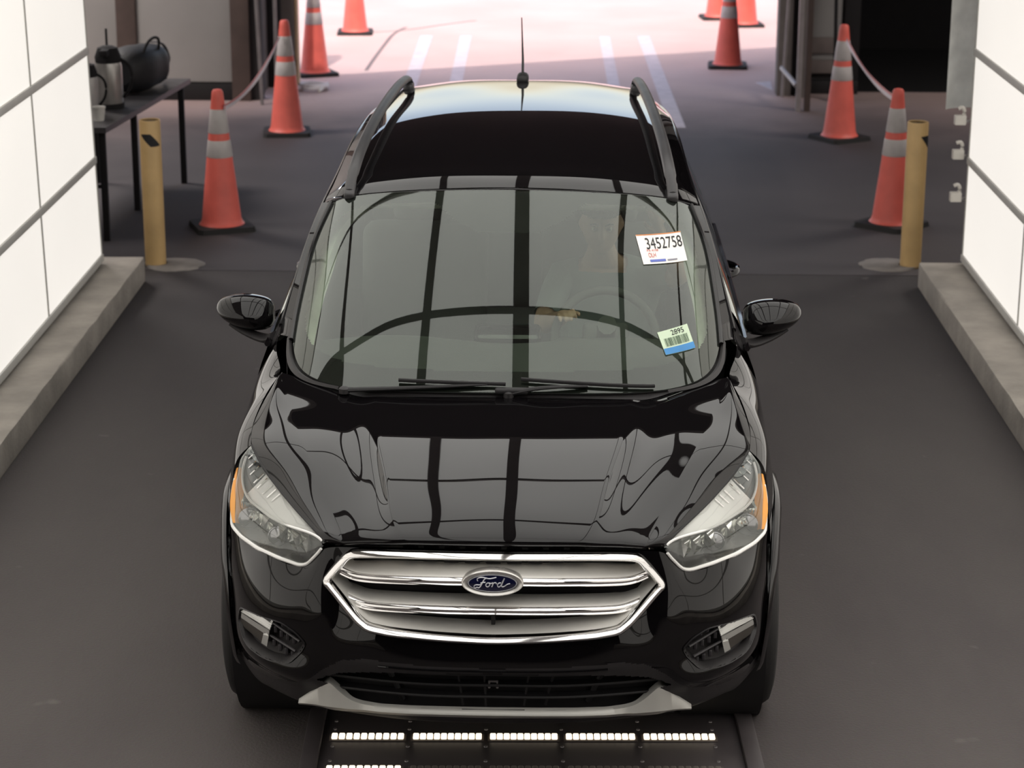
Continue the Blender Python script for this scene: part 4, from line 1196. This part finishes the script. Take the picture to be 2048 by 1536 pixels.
# wipers
def wiper(pivot, elbow, mid, b0, b1):
    bm = NB(); tube(bm, spl([pivot, elbow, mid], 12), [.013 - .007 * k / 11 for k in range(12)], 8, flat=(1, .7)); a = part('wiper_arm', bm, DARK)
    bm = NB()
    pts = [onglass(b0[0] + (b1[0] - b0[0]) * t, b0[1] + (b1[1] - b0[1]) * t, .012) for t in np.linspace(0, 1, 24)]
    tube(bm, pts, .0055, 8, flat=(1, 1.2)); part('wiper_blade', bm, DARK, a)
    bm = NB(); lathe(bm, [(.018, -.01), (.018, .006), (.010, .012)], 16, pivot); part('wiper_cap', bm, PLASTIC, a)
wiper((-.525, .985, 1.052), (-.30, .972, 1.066), tuple(onglass(-.05, 1.070, .010)), (-.345, 1.074), (.010, 1.070))
wiper((.02, .958, 1.052), (.10, .958, 1.070), tuple(onglass(.28, 1.066, .010)), (.06, 1.082), (.50, 1.060))
bm = NB(); rbox(bm, Vector((.03, .962, 1.062)), (.11, .03, .020), .008); part('wiper_hub_cover', bm, DARK)

# ---------------------------------------------------------------- pillars, roof, side glass
ROOFE = [(.800, 1.44, 1.115), (.772, 1.58, 1.215), (.737, 1.78, 1.345), (.700, 2.00, 1.452), (.672, 2.25, 1.512), (.655, 2.7, 1.560), (.645, 3.2, 1.566), (.628, 3.65, 1.548), (.600, 4.0, 1.520)]
re_ = spl(ROOFE, 80)
for s in (1, -1):
    X = np.array([s, 1, 1])
    PIN = [(.748, 1.335, 1.136), (.742, 1.43, 1.190), (.731, 1.60, 1.282), (.709, 1.77, 1.381), (.665, 1.94, 1.482)]
    POUT = [(.800, 1.42, 1.108), (.786, 1.50, 1.165), (.757, 1.66, 1.270), (.731, 1.815, 1.365), (.703, 1.99, 1.450)]
    pm = [tuple((np.array(a) + np.array(b)) / 2 + np.array([.010, -.004, .010])) for a, b in zip(PIN, POUT)]
    pin0 = [(a[0] - .004, a[1] + .01, a[2] - .016) for a in PIN]; pout1 = [(a[0] + .004, a[1] + .01, a[2] - .02) for a in POUT]
    bm = NB(); grid(bm, np.stack([spl(pin0, 40), spl(PIN, 40), spl(pm, 40), spl(POUT, 40), spl(pout1, 40)]) * X); part('windscreen_pillar', bm, PAINT)
# roof skin
rf = [(1.895, 1.5520, [(.30, 1.905, 1.541), (.50, 1.925, 1.522), (.60, 1.940, 1.505), (.668, 1.96, 1.484)]),
      (1.930, 1.5650, [(.30, 1.942, 1.555), (.50, 1.962, 1.535), (.60, 1.98, 1.516), (.690, 2.01, 1.466)]),
      (1.990, 1.5815, [(.30, 2.00, 1.572), (.50, 2.02, 1.551), (.60, 2.035, 1.530), (.684, 2.08, 1.482)]),
      (2.080, 1.5910, [(.30, 2.09, 1.582), (.50, 2.10, 1.561), (.598, 2.10, 1.541), (.680, 2.12, 1.490)]),
      (2.250, 1.6070, [(.30, 2.25, 1.599), (.50, 2.25, 1.578), (.59, 2.25, 1.560), (.672, 2.25, 1.512)]),
      (2.600, 1.6350, [(.30, 2.60, 1.628), (.50, 2.60, 1.606), (.58, 2.60, 1.590), (.657, 2.60, 1.554)]),
      (3.000, 1.6500, [(.30, 3.0, 1.644), (.50, 3.0, 1.621), (.57, 3.0, 1.605), (.648, 3.0, 1.566)]),
      (3.400, 1.6445, [(.30, 3.4, 1.638), (.49, 3.4, 1.617), (.56, 3.4, 1.602), (.638, 3.4, 1.562)]),
      (3.800, 1.6235, [(.30, 3.8, 1.625), (.48, 3.79, 1.604), (.54, 3.78, 1.590), (.618, 3.75, 1.542)]),
      (4.130, 1.5960, [(.30, 4.12, 1.590), (.46, 4.08, 1.574), (.52, 4.01, 1.568), (.598, 4.0, 1.520)]),
      (4.170, 1.5870, [(.30, 4.16, 1.580), (.46, 4.12, 1.563), (.52, 4.06, 1.552), (.597, 4.02, 1.510)])]
RG = loft(wide([[(0, y, z)] + r for y, z, r in rf]), 121, 140)
roof = gridpart('roof', [(RG, False)], PAINT)
_bm = NB(); grid(_bm, RG); RVT = BVHTree.FromBMesh(_bm); _bm.free()
def onroof(x, y):
    h = RVT.ray_cast(Vector((x, y, 3)), Vector((0, 0, -1))); return h[0].z if h[0] else 1.55
bm = NB(); tube(bm, [Vector((x, np.interp(abs(x), [0, .3, .5, .6, .66], [1.890, 1.899, 1.919, 1.934, 1.952]), np.interp(abs(x), [0, .3, .5, .6, .66], [1.547, 1.536, 1.517, 1.500, 1.482]))) for x in np.linspace(-.655, .655, 50)], .0045, 6); part('header_seal', bm, DARK)
for s in (1, -1):
    X = np.array([s, 1, 1])
    # rail
    P = spl([(.592, 1.945, 1.522), (.589, 1.985, 1.552), (.583, 2.06, 1.588), (.573, 2.30, 1.630), (.558, 2.70, 1.659), (.543, 3.10, 1.668), (.528, 3.50, 1.664), (.516, 3.76, 1.652), (.510, 3.87, 1.630), (.508, 3.905, 1.600)], 70)
    w = [(.0225 if 4 < k < 64 else .019) for k in range(70)]
    bm = NB(); tube(bm, P * X, w, 12, flat=(1.0, .72)); rl = part('roof_rail', bm, RAILM)
    bm = NB(); rbox(bm, Vector((s * .592, 1.965, 1.525)), (.040, .10, .030), .010, Matrix.Rotation(rad(24), 3, 'X')); part('rail_foot', bm, RAILM, rl)
    bm = NB(); rbox(bm, Vector((s * .510, 3.87, 1.600)), (.045, .11, .045), .014); part('rail_foot', bm, RAILM, rl)
    # ditch strip beside the rail
    bm = NB(); tube(bm, np.array([(x, y, onroof(x, y) + .002) for x, y in zip(np.interp(np.linspace(1.97, 4.0, 40), [1.97, 2.3, 3.0, 4.0], [.610, .595, .575, .525]), np.linspace(1.97, 4.0, 40))]) * X, .005, 6); part('roof_ditch_strip', bm, DARK)
    # door frames and side glass from the belt up to the roof edge
    for y0, y1, nm, m in ((1.60, 2.46, 'front_side_window', GLASSS), (2.52, 3.33, 'rear_side_window', GLASSS), (3.42, 3.98, 'quarter_window', GLASSP)):
        rows = []
        for y in np.linspace(y0, y1, 26):
            e = np.array([np.interp(y, re_[:, 1], re_[:, 0]), y, np.interp(y, re_[:, 1], re_[:, 2])]) + np.array([.004, 0, -.03])
            b_ = np.array([xs(y, belt(y)), y, belt(y)])
            if e[2] < b_[2] + .02: e = b_ + np.array([0, 0, .02])
            rows.append([b_, b_ * .5 + e * .5 + np.array([.012, 0, 0]), e])
        bm = NB(); grid(bm, np.stack([spl(np.array(rows)[:, j], 26) for j in range(3)])[:, :, :] * X if False else np.array([spl(r, 8) for r in rows]) * X); part(nm, bm, m)
    for y0, y1 in ((2.455, 2.525), (3.325, 3.425)):
        rows = []
        for y in (y0, y1):
            e = np.array([np.interp(y, re_[:, 1], re_[:, 0]), y, np.interp(y, re_[:, 1], re_[:, 2])]); b_ = np.array([xs(y, belt(y)), y, belt(y)])
            rows.append([b_, b_ * .5 + e * .5 + np.array([.012, 0, 0]), e])
        bm = NB(); grid(bm, np.array([spl(r, 10) for r in rows]) * X + np.array([s * .003, 0, 0])); part('door_pillar', bm, GLOSSB)
    bm = NB(); tube(bm, (re_[2:] + np.array([.003, 0, -.016])) * X, .017, 8, flat=(.6, 1.0)); part('door_frame', bm, GLOSSB)
    rows = []
    for y in np.linspace(3.96, 4.40, 10):
        z1 = np.interp(y, [3.96, 4.08, 4.40], [1.525, 1.46, belt(4.4) + .01]); b_ = np.array([xs(y, belt(y)), y, belt(y)]); e = np.array([np.interp(y, [3.96, 4.1, 4.4], [.606, .62, xs(4.4, 1.13)]), y, z1])
        rows.append([b_, b_ * .5 + e * .5, e])
    bm = NB(); grid(bm, np.array([spl(r, 8) for r in rows]) * X); part('rear_pillar', bm, PAINT)
# antenna
bm = NB(); rbox(bm, Vector((0, 4.0, 1.622)), (.054, .12, .050), .022); an = part('antenna_base', bm, DARK)
bm = NB(); tube(bm, [(0, 3.99, 1.64), (0, 4.02, 1.70), (-.004, 4.06, 1.80), (-.008, 4.10, 1.885)], [.006, .0055, .0035, .0025], 8); part('antenna_mast', bm, DARK, an)
# tail
tl = [[(0, 4.10, 1.60), (.3, 4.09, 1.59), (.56, 4.04, 1.53)], [(0, 4.30, 1.30), (.35, 4.28, 1.29), (.64, 4.20, 1.25)], [(0, 4.40, 1.10), (.4, 4.38, 1.09), (.72, 4.30, 1.07)]]
bm = NB(); grid(bm, loft(wide(tl), 30, 16)); part('rear_window', bm, GLASSP)
tl = [[(0, 4.40, 1.10), (.4, 4.38, 1.09), (.74, 4.30, 1.07)], [(0, 4.46, .90), (.5, 4.44, .90), (.80, 4.36, .88)], [(0, 4.50, .60), (.5, 4.49, .60), (.83, 4.36, .60)], [(0, 4.50, .40), (.5, 4.48, .40), (.82, 4.36, .40)], [(0, 4.42, .27), (.5, 4.40, .27), (.78, 4.30, .27)]]
bm = NB(); grid(bm, loft(wide(tl), 40, 24)); part('tailgate', bm, PAINT)
bm = NB(); box(bm, -.74, .74, .60, 4.30, .20, .32, .03); part('underbody', bm, BLACKV)

# ---------------------------------------------------------------- door mirrors
for s in (1, -1):
    X = np.array([s, 1, 1])
    # shell: sections across from the door outwards (x, y-front, y-back, z-bottom, z-top)
    secs = [(.838, 1.600, 1.650, 1.118, 1.165), (.850, 1.560, 1.665, 1.096, 1.188), (.890, 1.525, 1.675, 1.088, 1.206), (.945, 1.520, 1.675, 1.096, 1.212), (1.000, 1.545, 1.670, 1.114, 1.204), (1.032, 1.580, 1.660, 1.138, 1.188), (1.042, 1.610, 1.645, 1.153, 1.173)]
    ctrl = []
    for x, yf, yb, zb, zt in secs:
        zc = (zb + zt) / 2; h = (zt - zb) / 2; row = []
        for a in np.linspace(0, 2 * math.pi, 33)[:-1]:
            c_, s_ = math.cos(a), math.sin(a)
            row.append((x, (yf + yb) / 2 - (yb - yf) / 2 * math.copysign(abs(c_) ** (1.0 if c_ > 0 else .45), c_), zc + h * math.copysign(abs(s_) ** (1.0 if c_ > 0 else .75), s_)))
            if c_ > 0: row[-1] = (row[-1][0], row[-1][1] + .55 * max(0, row[-1][2] - zc) * c_, row[-1][2])
        ctrl.append(row)
    MG = np.stack([spl(np.array(ctrl)[:, j], 36) for j in range(32)], 1)
    bm = NB(); grid(bm, MG * X, close_u=True)
    for e in (0, -1): bm.faces.new([bm.verts.new(p * X) for p in MG[e]])
    weld(bm, .0008); mr = part('door_mirror', bm, PAINT, smooth=True)
    bm = NB(); tube(bm, np.array(spl([(.815, 1.52, 1.088), (.845, 1.545, 1.070), (.89, 1.57, 1.070), (.95, 1.59, 1.090), (.99, 1.60, 1.112)], 22)) * X, [.024 - .010 * k / 21 for k in range(22)], 10, flat=(1.5, .8)); part('mirror_arm', bm, PLASTIC, mr)
    bm = NB(); V = [bm.verts.new(np.array((x, 1.678, z)) * X) for x, z in ((.862, 1.105), (.94, 1.108), (1.0, 1.125), (1.02, 1.155), (1.0, 1.185), (.94, 1.195), (.862, 1.185))]; bm.faces.new(V); bmesh.ops.solidify(bm, geom=bm.faces, thickness=.004); part('mirror_glass', bm, CHROME, mr)
    bm = NB(); V = [(.806, 1.46, 1.085), (.800, 1.44, 1.115), (.775, 1.575, 1.205), (.845, 1.60, 1.06), (.835, 1.46, 1.06)]; vs = [bm.verts.new(np.array(p) * X) for p in V]; bm.faces.new(vs); bmesh.ops.solidify(bm, geom=bm.faces, thickness=.006); part('mirror_sail', bm, PLASTIC, mr)

# ---------------------------------------------------------------- cabin
bm = NB(); grid(bm, loft(wide([[(0, .985, 1.030), (.35, 1.01, 1.028), (.68, 1.16, 1.035)], [(0, 1.15, 1.052), (.35, 1.17, 1.055), (.73, 1.25, 1.05)], [(0, 1.45, 1.065), (.35, 1.45, 1.085), (.77, 1.45, 1.055)], [(0, 1.62, 1.03), (.35, 1.60, 1.065), (.78, 1.62, 1.02)], [(0, 1.68, .85), (.35, 1.66, .90), (.78, 1.68, .85)], [(0, 1.66, .50), (.35, 1.64, .50), (.78, 1.66, .50)]]), 60, 40)); part('dashboard', bm, DASHM)
bm = NB(); rbox(bm, Vector((0, 1.60, 1.075)), (.24, .10, .05), .02, Matrix.Rotation(rad(20), 3, 'X')); part('dash_display', bm, GLOSSB)
# pale inner pillars and headliner
for s in (1, -1):
    X = np.array([s, 1, 1])
    a = [(.735, 1.36, 1.125), (.724, 1.50, 1.195), (.700, 1.70, 1.302), (.660, 1.88, 1.405), (.600, 1.965, 1.452), (.48, 1.985, 1.476)]
    b = [(.664, 1.33, 1.107), (.664, 1.42, 1.133), (.653, 1.60, 1.212), (.631, 1.77, 1.294), (.604, 1.95, 1.376), (.50, 2.08, 1.450)]
    bm = NB(); grid(bm, np.stack([spl(a, 30), spl([tuple((np.array(p) + np.array(q)) / 2 + np.array([-.008, -.010, .006])) for p, q in zip(a, b)], 30), spl(b, 30)]) * X); part('inner_pillar_trim', bm, TRIMG)
    bm = NB(); rbox(bm, Vector((s * .735, 2.35, .90)), (.05, 1.3, .34), .02); part('door_trim', bm, DASHM)
    bm = NB(); rbox(bm, Vector((s * .34, 2.02, 1.478)), (.40, .15, .022), .010, Matrix.Rotation(rad(8), 3, 'X')); part('sun_visor', bm, TRIMG)
HLN = [[(0, 1.97, 1.478), (.4, 1.985, 1.468), (.60, 2.0, 1.44)], [(0, 2.2, 1.540), (.4, 2.2, 1.522), (.62, 2.2, 1.47)], [(0, 3.0, 1.60), (.4, 3.0, 1.58), (.60, 3.0, 1.52)], [(0, 4.0, 1.57), (.4, 4.0, 1.55), (.54, 3.98, 1.49)]]
bm = NB(); grid(bm, loft(wide(HLN), 30, 30)); part('headliner', bm, TRIMG)
bm = NB(); rbox(bm, Vector((0, 1.90, 1.440)), (.25, .035, .070), .02); im = part('inside_mirror', bm, DARK)
bm = NB(); tube(bm, [(0, 1.89, 1.46), (0, 1.80, 1.475)], .012, 8); part('mirror_stalk', bm, DARK, im)
bm = NB(); rbox(bm, Vector((.628, 2.12, 1.375)), (.02, .05, .045), .006); part('belt_anchor', bm, TRIMG)
# steering wheel
SC_, SR = Vector((.352, 1.80, 1.005)), .187
tilt = Matrix.Rotation(rad(-26), 3, 'X')
bm = NB(); tube(bm, [SC_ + tilt @ Vector((SR * math.cos(t), 0, SR * math.sin(t))) for t in np.linspace(0, 2 * math.pi, 49)[:-1]], .0165, 10, closed=True); sw = part('steering_wheel', bm, DASHM)
bm = NB()
for t in (0, math.pi, -math.pi / 2): tube(bm, [SC_, SC_ + tilt @ Vector((SR * math.cos(t), 0, SR * math.sin(t)))], .014, 8, flat=(1.4, .6))
rbox(bm, SC_, (.17, .05, .13), .02, tilt); part('wheel_spokes', bm, DASHM, sw)
bm = NB(); tube(bm, [SC_, SC_ + tilt @ Vector((0, -.30, 0))], .035, 10); part('steering_column', bm, DASHM, sw)
# seats
def seat(x, y, wd=.50):
    bm = NB(); rbox(bm, Vector((x, y, .62)), (wd, .52, .16), .05, Matrix.Rotation(rad(8), 3, 'X')); st = part('seat_cushion', bm, SEATM)
    bm = NB(); rbox(bm, Vector((x, y + .36, .96)), (wd, .15, .62), .06, Matrix.Rotation(rad(-16), 3, 'X')); part('seat_back', bm, SEATM, st)
    bm = NB(); rbox(bm, Vector((x, y + .47, 1.34)), (.26, .10, .19), .045, Matrix.Rotation(rad(-10), 3, 'X')); part('head_restraint', bm, SEATM, st)
seat(.36, 2.22); seat(-.36, 2.22)
bm = NB(); rbox(bm, Vector((0, 3.15, .64)), (1.30, .50, .16), .05); rs = part('rear_seat', bm, SEATM)
bm = NB(); rbox(bm, Vector((0, 3.50, .98)), (1.30, .16, .60), .06, Matrix.Rotation(rad(-16), 3, 'X')); part('seat_back', bm, SEATM, rs)
for x in (-.42, .42):
    bm = NB(); rbox(bm, Vector((x, 3.60, 1.33)), (.24, .10, .16), .04); part('head_restraint', bm, SEATM, rs)
bm = NB(); box(bm, -.13, .13, 1.65, 2.6, .35, .72, .03); part('centre_console', bm, DASHM)
bm = NB(); box(bm, -.76, .76, 1.1, 4.2, .32, .36); part('cabin_floor', bm, SEATM)

# ---------------------------------------------------------------- stickers on the windscreen
def quad_on_glass(corners, off, nu=10, nv=6):
    """corners (x, z): top-left, top-right, bottom-right, bottom-left"""
    tl_, tr_, br_, bl_ = [np.array(c) for c in corners]; rows = []
    for v in np.linspace(0, 1, nv):
        rows.append([onglass(*((tl_ * (1 - u) + tr_ * u) * (1 - v) + (bl_ * (1 - u) + br_ * u) * v), off) for u in np.linspace(0, 1, nu)])
    return rows
def on_sticker(corners, off):
    tl_, tr_, br_, bl_ = [np.array(c) for c in corners]
    return lambda u, v: onglass(*((tl_ * (1 - u) + tr_ * u) * (1 - v) + (bl_ * (1 - u) + br_ * u) * v), off)
def sticker_part(name, f, u0, v0, u1, v1, m, parent, nu=6, nv=3):
    bm = NB(); grid(bm, [[f(u0 + (u1 - u0) * a, v0 + (v1 - v0) * b) for a in np.linspace(0, 1, nu)] for b in np.linspace(0, 1, nv)]); return part(name, bm, m, parent)
def sticker_text(name, f, s, u0, vbase, height, squeeze, m, parent):
    """lettering bent onto the sticker: u along, v down"""
    o = text_mesh(name, s, 1.0, m, None, Matrix.Identity(4), 0.0)
    me = o.data; bpy.data.objects.remove(o)
    for v in me.vertices: v.co = f(u0 + v.co.x * squeeze, vbase - v.co.y * height)
    return link(name, me, m, parent, False)
S1 = [(.4505, 1.4245), (.6125, 1.4215), (.6330, 1.3485), (.4760, 1.3525)]
f0, f1 = on_sticker(S1, .003), on_sticker(S1, .0045)
bm = NB(); grid(bm, quad_on_glass(S1, .003)); st1 = part('lot_sticker', bm, PAPER); st1['label'] = 'white paper lot number label high on the driver side of the glass'
sticker_text('lot_number', f1, '3452758', .155, .50, .55, .236, INK, st1)
sticker_part('top_edge_line', f1, 0, 0, 1, .025, mat('orange_print', (.75, .25, .06), .7), st1)
sticker_text('red_print', f1, 'OLH', .16, .78, .22, .085, mat('red_print', (.55, .12, .10), .7), st1)
sticker_text('small_red_print', f1, 'PA 4108', .15, .585, .11, .075, mat('red_print', (.55, .12, .10), .7), st1)
sticker_part('blue_print_line', f1, .17, .86, .52, .94, mat('blue_print', (.12, .16, .50), .7), st1)
sticker_part('grey_print_line', f1, .56, .88, .78, .93, mat('grey_print', (.25, .25, .3), .7), st1)
S2 = [(.516, 1.188), (.620, 1.200), (.645, 1.140), (.543, 1.133)]
g0, g1 = on_sticker(S2, .003), on_sticker(S2, .0045)
bm = NB(); grid(bm, quad_on_glass(S2, .003)); st2 = part('barcode_sticker', bm, mat('pale_green_paper', (.58, .70, .52), .7, var=.02)); st2['label'] = 'pale green barcode sticker with a blue foot, low on the driver side'
sticker_part('blue_band', g1, 0, .74, 1, 1, mat('blue_band_print', (.06, .25, .55), .7), st2)
sticker_text('sticker_number', g1, '2895', .40, .27, .30, .22, INK, st2)
rb = random.Random(3); u = .12; bm = NB()
while u < .90:
    w = rb.choice([.008, .012, .02])
    grid(bm, [[g1(u, .34), g1(u + w, .34)], [g1(u, .68), g1(u + w, .68)]]); u += w + rb.choice([.010, .014, .022])
part('barcode', bm, mat('green_black_ink', (.05, .09, .05), .7), st2)

# ================================================================== THE DRIVER
drv = empty('person', (.018, 0, 0), 0, 'driver in a grey shirt at the wheel, one arm raised', 'person')
def skin_mesh(chains, sub=2):
    bm = NB(); lay = bm.verts.layers.skin.verify(); root = None; cache = {}
    for ch in chains:
        prev = None
        for p, r in ch:
            key = tuple(round(c, 4) for c in p)
            if key in cache: v = cache[key]
            else:
                v = bm.verts.new(p); v[lay].radius = (r, r) if not hasattr(r, '__len__') else r; cache[key] = v
                if root is None: root = v; v[lay].use_root = True
            if prev is not None and prev is not v and bm.edges.get((prev, v)) is None: bm.edges.new((prev, v))
            prev = v
    me = bpy.data.meshes.new('tmp'); bm.to_mesh(me); bm.free()
    o = bpy.data.objects.new('tmp', me); C.objects.link(o)
    o.modifiers.new('s', 'SKIN'); ss = o.modifiers.new('u', 'SUBSURF'); ss.levels = ss.render_levels = sub
    dg = bpy.context.evaluated_depsgraph_get(); out = bpy.data.meshes.new_from_object(o.evaluated_get(dg))
    bpy.data.objects.remove(o); return out
PX = .36
hip, belly, chest, neckb, neck = (PX, 2.33, .72), (PX, 2.35, .88), (PX - .005, 2.38, 1.05), (PX - .012, 2.36, 1.165), (PX - .02, 2.325, 1.225)
chains = [[(hip, (.165, .12)), (belly, (.155, .115)), (chest, (.165, .115)), (neckb, (.085, .07)), (neck, .055), ((PX - .022, 2.31, 1.275), .055)]]
for s in (1, -1):
    chains.append([(hip, .15), ((PX + s * .11, 2.22, .715), .092), ((PX + s * .13, 1.84, .74), .062), ((PX + s * .13, 1.66, .50), .048), ((PX + s * .13, 1.52, .415), .045), ((PX + s * .13, 1.44, .405), .035)])
shR, elR, wrR = (PX - .175, 2.36, 1.105), (PX - .245, 2.14, .965), (.195, 1.86, 1.075)
shL, elL, wrL = (PX + .175, 2.36, 1.105), (PX + .285, 2.20, 1.150), (.560, 2.10, 1.325)
chains.append([(chest, .15), (shR, .062), (tuple((np.array(shR) + elR) / 2), .050), (elR, .042), (tuple((np.array(elR) + wrR) / 2), .038), (wrR, .027)])
chains.append([(chest, .15), (shL, .062), (tuple((np.array(shL) + elL) / 2), .050), (elL, .042), (tuple((np.array(elL) + wrL) / 2), .038), (wrL, .027)])
def hand(w, d, up_, thumb):
    """palm and five fingers; d: pointing direction, up_: back of hand, thumb: side of the thumb"""
    w, d, up_, thumb = [np.array(v, float) for v in (w, d, up_, thumb)]
    d /= np.linalg.norm(d); up_ = up_ - d * np.dot(up_, d); up_ /= np.linalg.norm(up_); side = np.cross(d, up_); side *= math.copysign(1, np.dot(side, thumb))
    palm = w + d * .055
    out = [[(tuple(w), .026), (tuple(palm), (.034, .018)), (tuple(w + d * .085), (.036, .014))]]
    for k, ln in enumerate((.066, .074, .070, .056)):
        b = w + d * .080 + side * (.028 - .0187 * k)
        p1 = b + d * ln * .42 - up_ * .004; p2 = p1 + (d * .55 - up_ * .8) * ln * .34; p3 = p2 + (-d * .25 - up_ * .95) * ln * .28
        out.append([(tuple(w + d * .045 + side * (.018 - .012 * k)), .012), (tuple(b), .0092), (tuple(p1), .0085), (tuple(p2), .0078), (tuple(p3), .0066)])
    b = w + d * .028 + side * .026
    out.append([(tuple(w + d * .02), .014), (tuple(b), .011), (tuple(b + (side * .7 + d * .7) * .032 - up_ * .008), .0095), (tuple(b + (side * .35 + d * .8) * .058 - up_ * .022), .0075)])
    return out
bodyparts = [skin_mesh(chains)]
for hnd in (hand(wrR, (.05, -.85, .40), (-.3, .35, .9), (1, 0, .3)), hand(wrL, (-.25, .05, 1), (.6, -.75, .1), (-1, 0, .2))):
    for ch in hnd: bodyparts.append(skin_mesh([ch]))
# head with brow, eye sockets, nose, lips, chin and ears
bm = NB(); bmesh.ops.create_uvsphere(bm, u_segments=72, v_segments=56, radius=1.0)
HC = Vector((PX - .022, 2.275, 1.335))
def g(a, b, s): return math.exp(-((a - b) / s) ** 2)
for v in bm.verts:
    x, y, z = v.co
    px, py, pz = x * .074, y * .096, z * .118
    if z < 0: px *= 1 - .20 * min(1, -z) ** 1.6; py = py * (1 - .10 * -z) - .010 * -z
    if y < 0:
        f = -y
        py -= .022 * g(x, 0, .17) * g(z, -.12, .20) * f          # nose
        py -= .010 * g(x, 0, .12) * g(z, .10, .22) * f
        py -= .007 * g(z, .26, .10) * g(x, 0, .55) * f           # brow
        for s in (1, -1): py += .013 * g(x, s * .36, .17) * g(z, .07, .12) * f; py -= .004 * g(x, s * .45, .2) * g(z, -.2, .2) * f
        py -= .007 * g(x, 0, .26) * g(z, -.44, .07) * f; py += .004 * g(x, 0, .3) * g(z, -.50, .03) * f; py -= .006 * g(x, 0, .24) * g(z, -.56, .06) * f
        py -= .010 * g(x, 0, .28) * g(z, -.84, .16) * f          # chin
    for s in (1, -1):                                             # ears
        e = g(y, .10, .16) * g(z, -.02, .24)
        if x * s > .8: px += s * .016 * e
    v.co = Vector((px, py, pz))
Rh = Matrix.Rotation(rad(8), 3, 'X')
for v in bm.verts: v.co = HC + Rh @ v.co
me = bpy.data.meshes.new('tmp'); bm.to_mesh(me); bm.free(); bodyparts.append(me)
bm = NB()
for me in bodyparts: bm.from_mesh(me); bpy.data.meshes.remove(me)
me = bpy.data.meshes.new('body'); bm.to_mesh(me); bm.free()
tmp = bpy.data.objects.new('tmp', me); C.objects.link(tmp)
rm = tmp.modifiers.new('r', 'REMESH'); rm.mode = 'VOXEL'; rm.voxel_size = .0055; rm.use_smooth_shade = True
sm = tmp.modifiers.new('sm', 'SMOOTH'); sm.iterations = 2; sm.factor = .4
dg = bpy.context.evaluated_depsgraph_get(); bme = bpy.data.meshes.new_from_object(tmp.evaluated_get(dg)); bpy.data.objects.remove(tmp)
bme.name = 'body'; bme.materials.clear(); body = link('body', bme, SKIN, drv, True)
def shell(name, test, off, m):
    """garment or hair grown from the body surface"""
    bm = NB(); bm.from_mesh(bme); bm.normal_update()
    kill = [f for f in bm.faces if not test(f.calc_center_median())]
    bmesh.ops.delete(bm, geom=kill, context='FACES'); bm.normal_update()
    nrm = {v: v.normal.copy() for v in bm.verts}
    for v in bm.verts: v.co += nrm[v] * off
    me2 = bpy.data.meshes.new(name); bm.to_mesh(me2); bm.free(); return link(name, me2, m, drv, True)
def d_arm(c, a, b):
    a, b = Vector(a), Vector(b); t = max(0, min(1, (c - a).dot(b - a) / (b - a).length_squared)); return (c - a.lerp(b, t)).length, t
def is_shirt(c):
    if c.z > 1.135 and math.hypot(c.x - PX + .012, c.y - 2.34) < .095: return False
    for sh_, el_ in ((shR, elR), (shL, elL)):
        dd, t = d_arm(c, sh_, el_)
        if dd < .075: return t < .78
    return abs(c.x - PX) < .21 and .66 < c.z < 1.20 and c.y > 2.18
shell('shirt', is_shirt, .007, SHIRT)
shell('trousers', lambda c: c.z < .86 and c.y < 2.33 and c.y > 1.52 or (c.z < .68), .006, mat('dark_trousers', (.02, .022, .03), .9))
def is_hair(c):
    q = Rh.transposed() @ (c - HC); q = Vector((q.x / .074, q.y / .096, q.z / .118))
    if q.length > 1.35: return False
    return q.z > .42 - .35 * max(0, q.y) - .25 * (q.y > .1) or (q.y > .15 and q.z > -.35)
shell('hair', is_hair, .009, HAIR)
for s in (1, -1):
    e = HC + Rh @ Vector((s * .0275, -.0835, .010))
    bm = NB(); bmesh.ops.create_uvsphere(bm, u_segments=16, v_segments=12, radius=.0115)
    for v in bm.verts: v.co += e
    ey = obj('eye', bm, mat('eye_white', (.6, .57, .53), .3), drv, True)
    bm = NB(); lathe(bm, [(.0055, 0), (.0001, .0006)], 14, tuple(e + Vector((0, -.0118, 0))), 'y'); obj('iris', bm, INK, ey)
    bm = NB(); tube(bm, [HC + Rh @ Vector((s * a, b, c)) for a, b, c in ((.012, -.096, .027), (.028, -.094, .033), (.044, -.082, .027))], [.003, .0036, .002], 6); obj('eyebrow', bm, HAIR, drv)
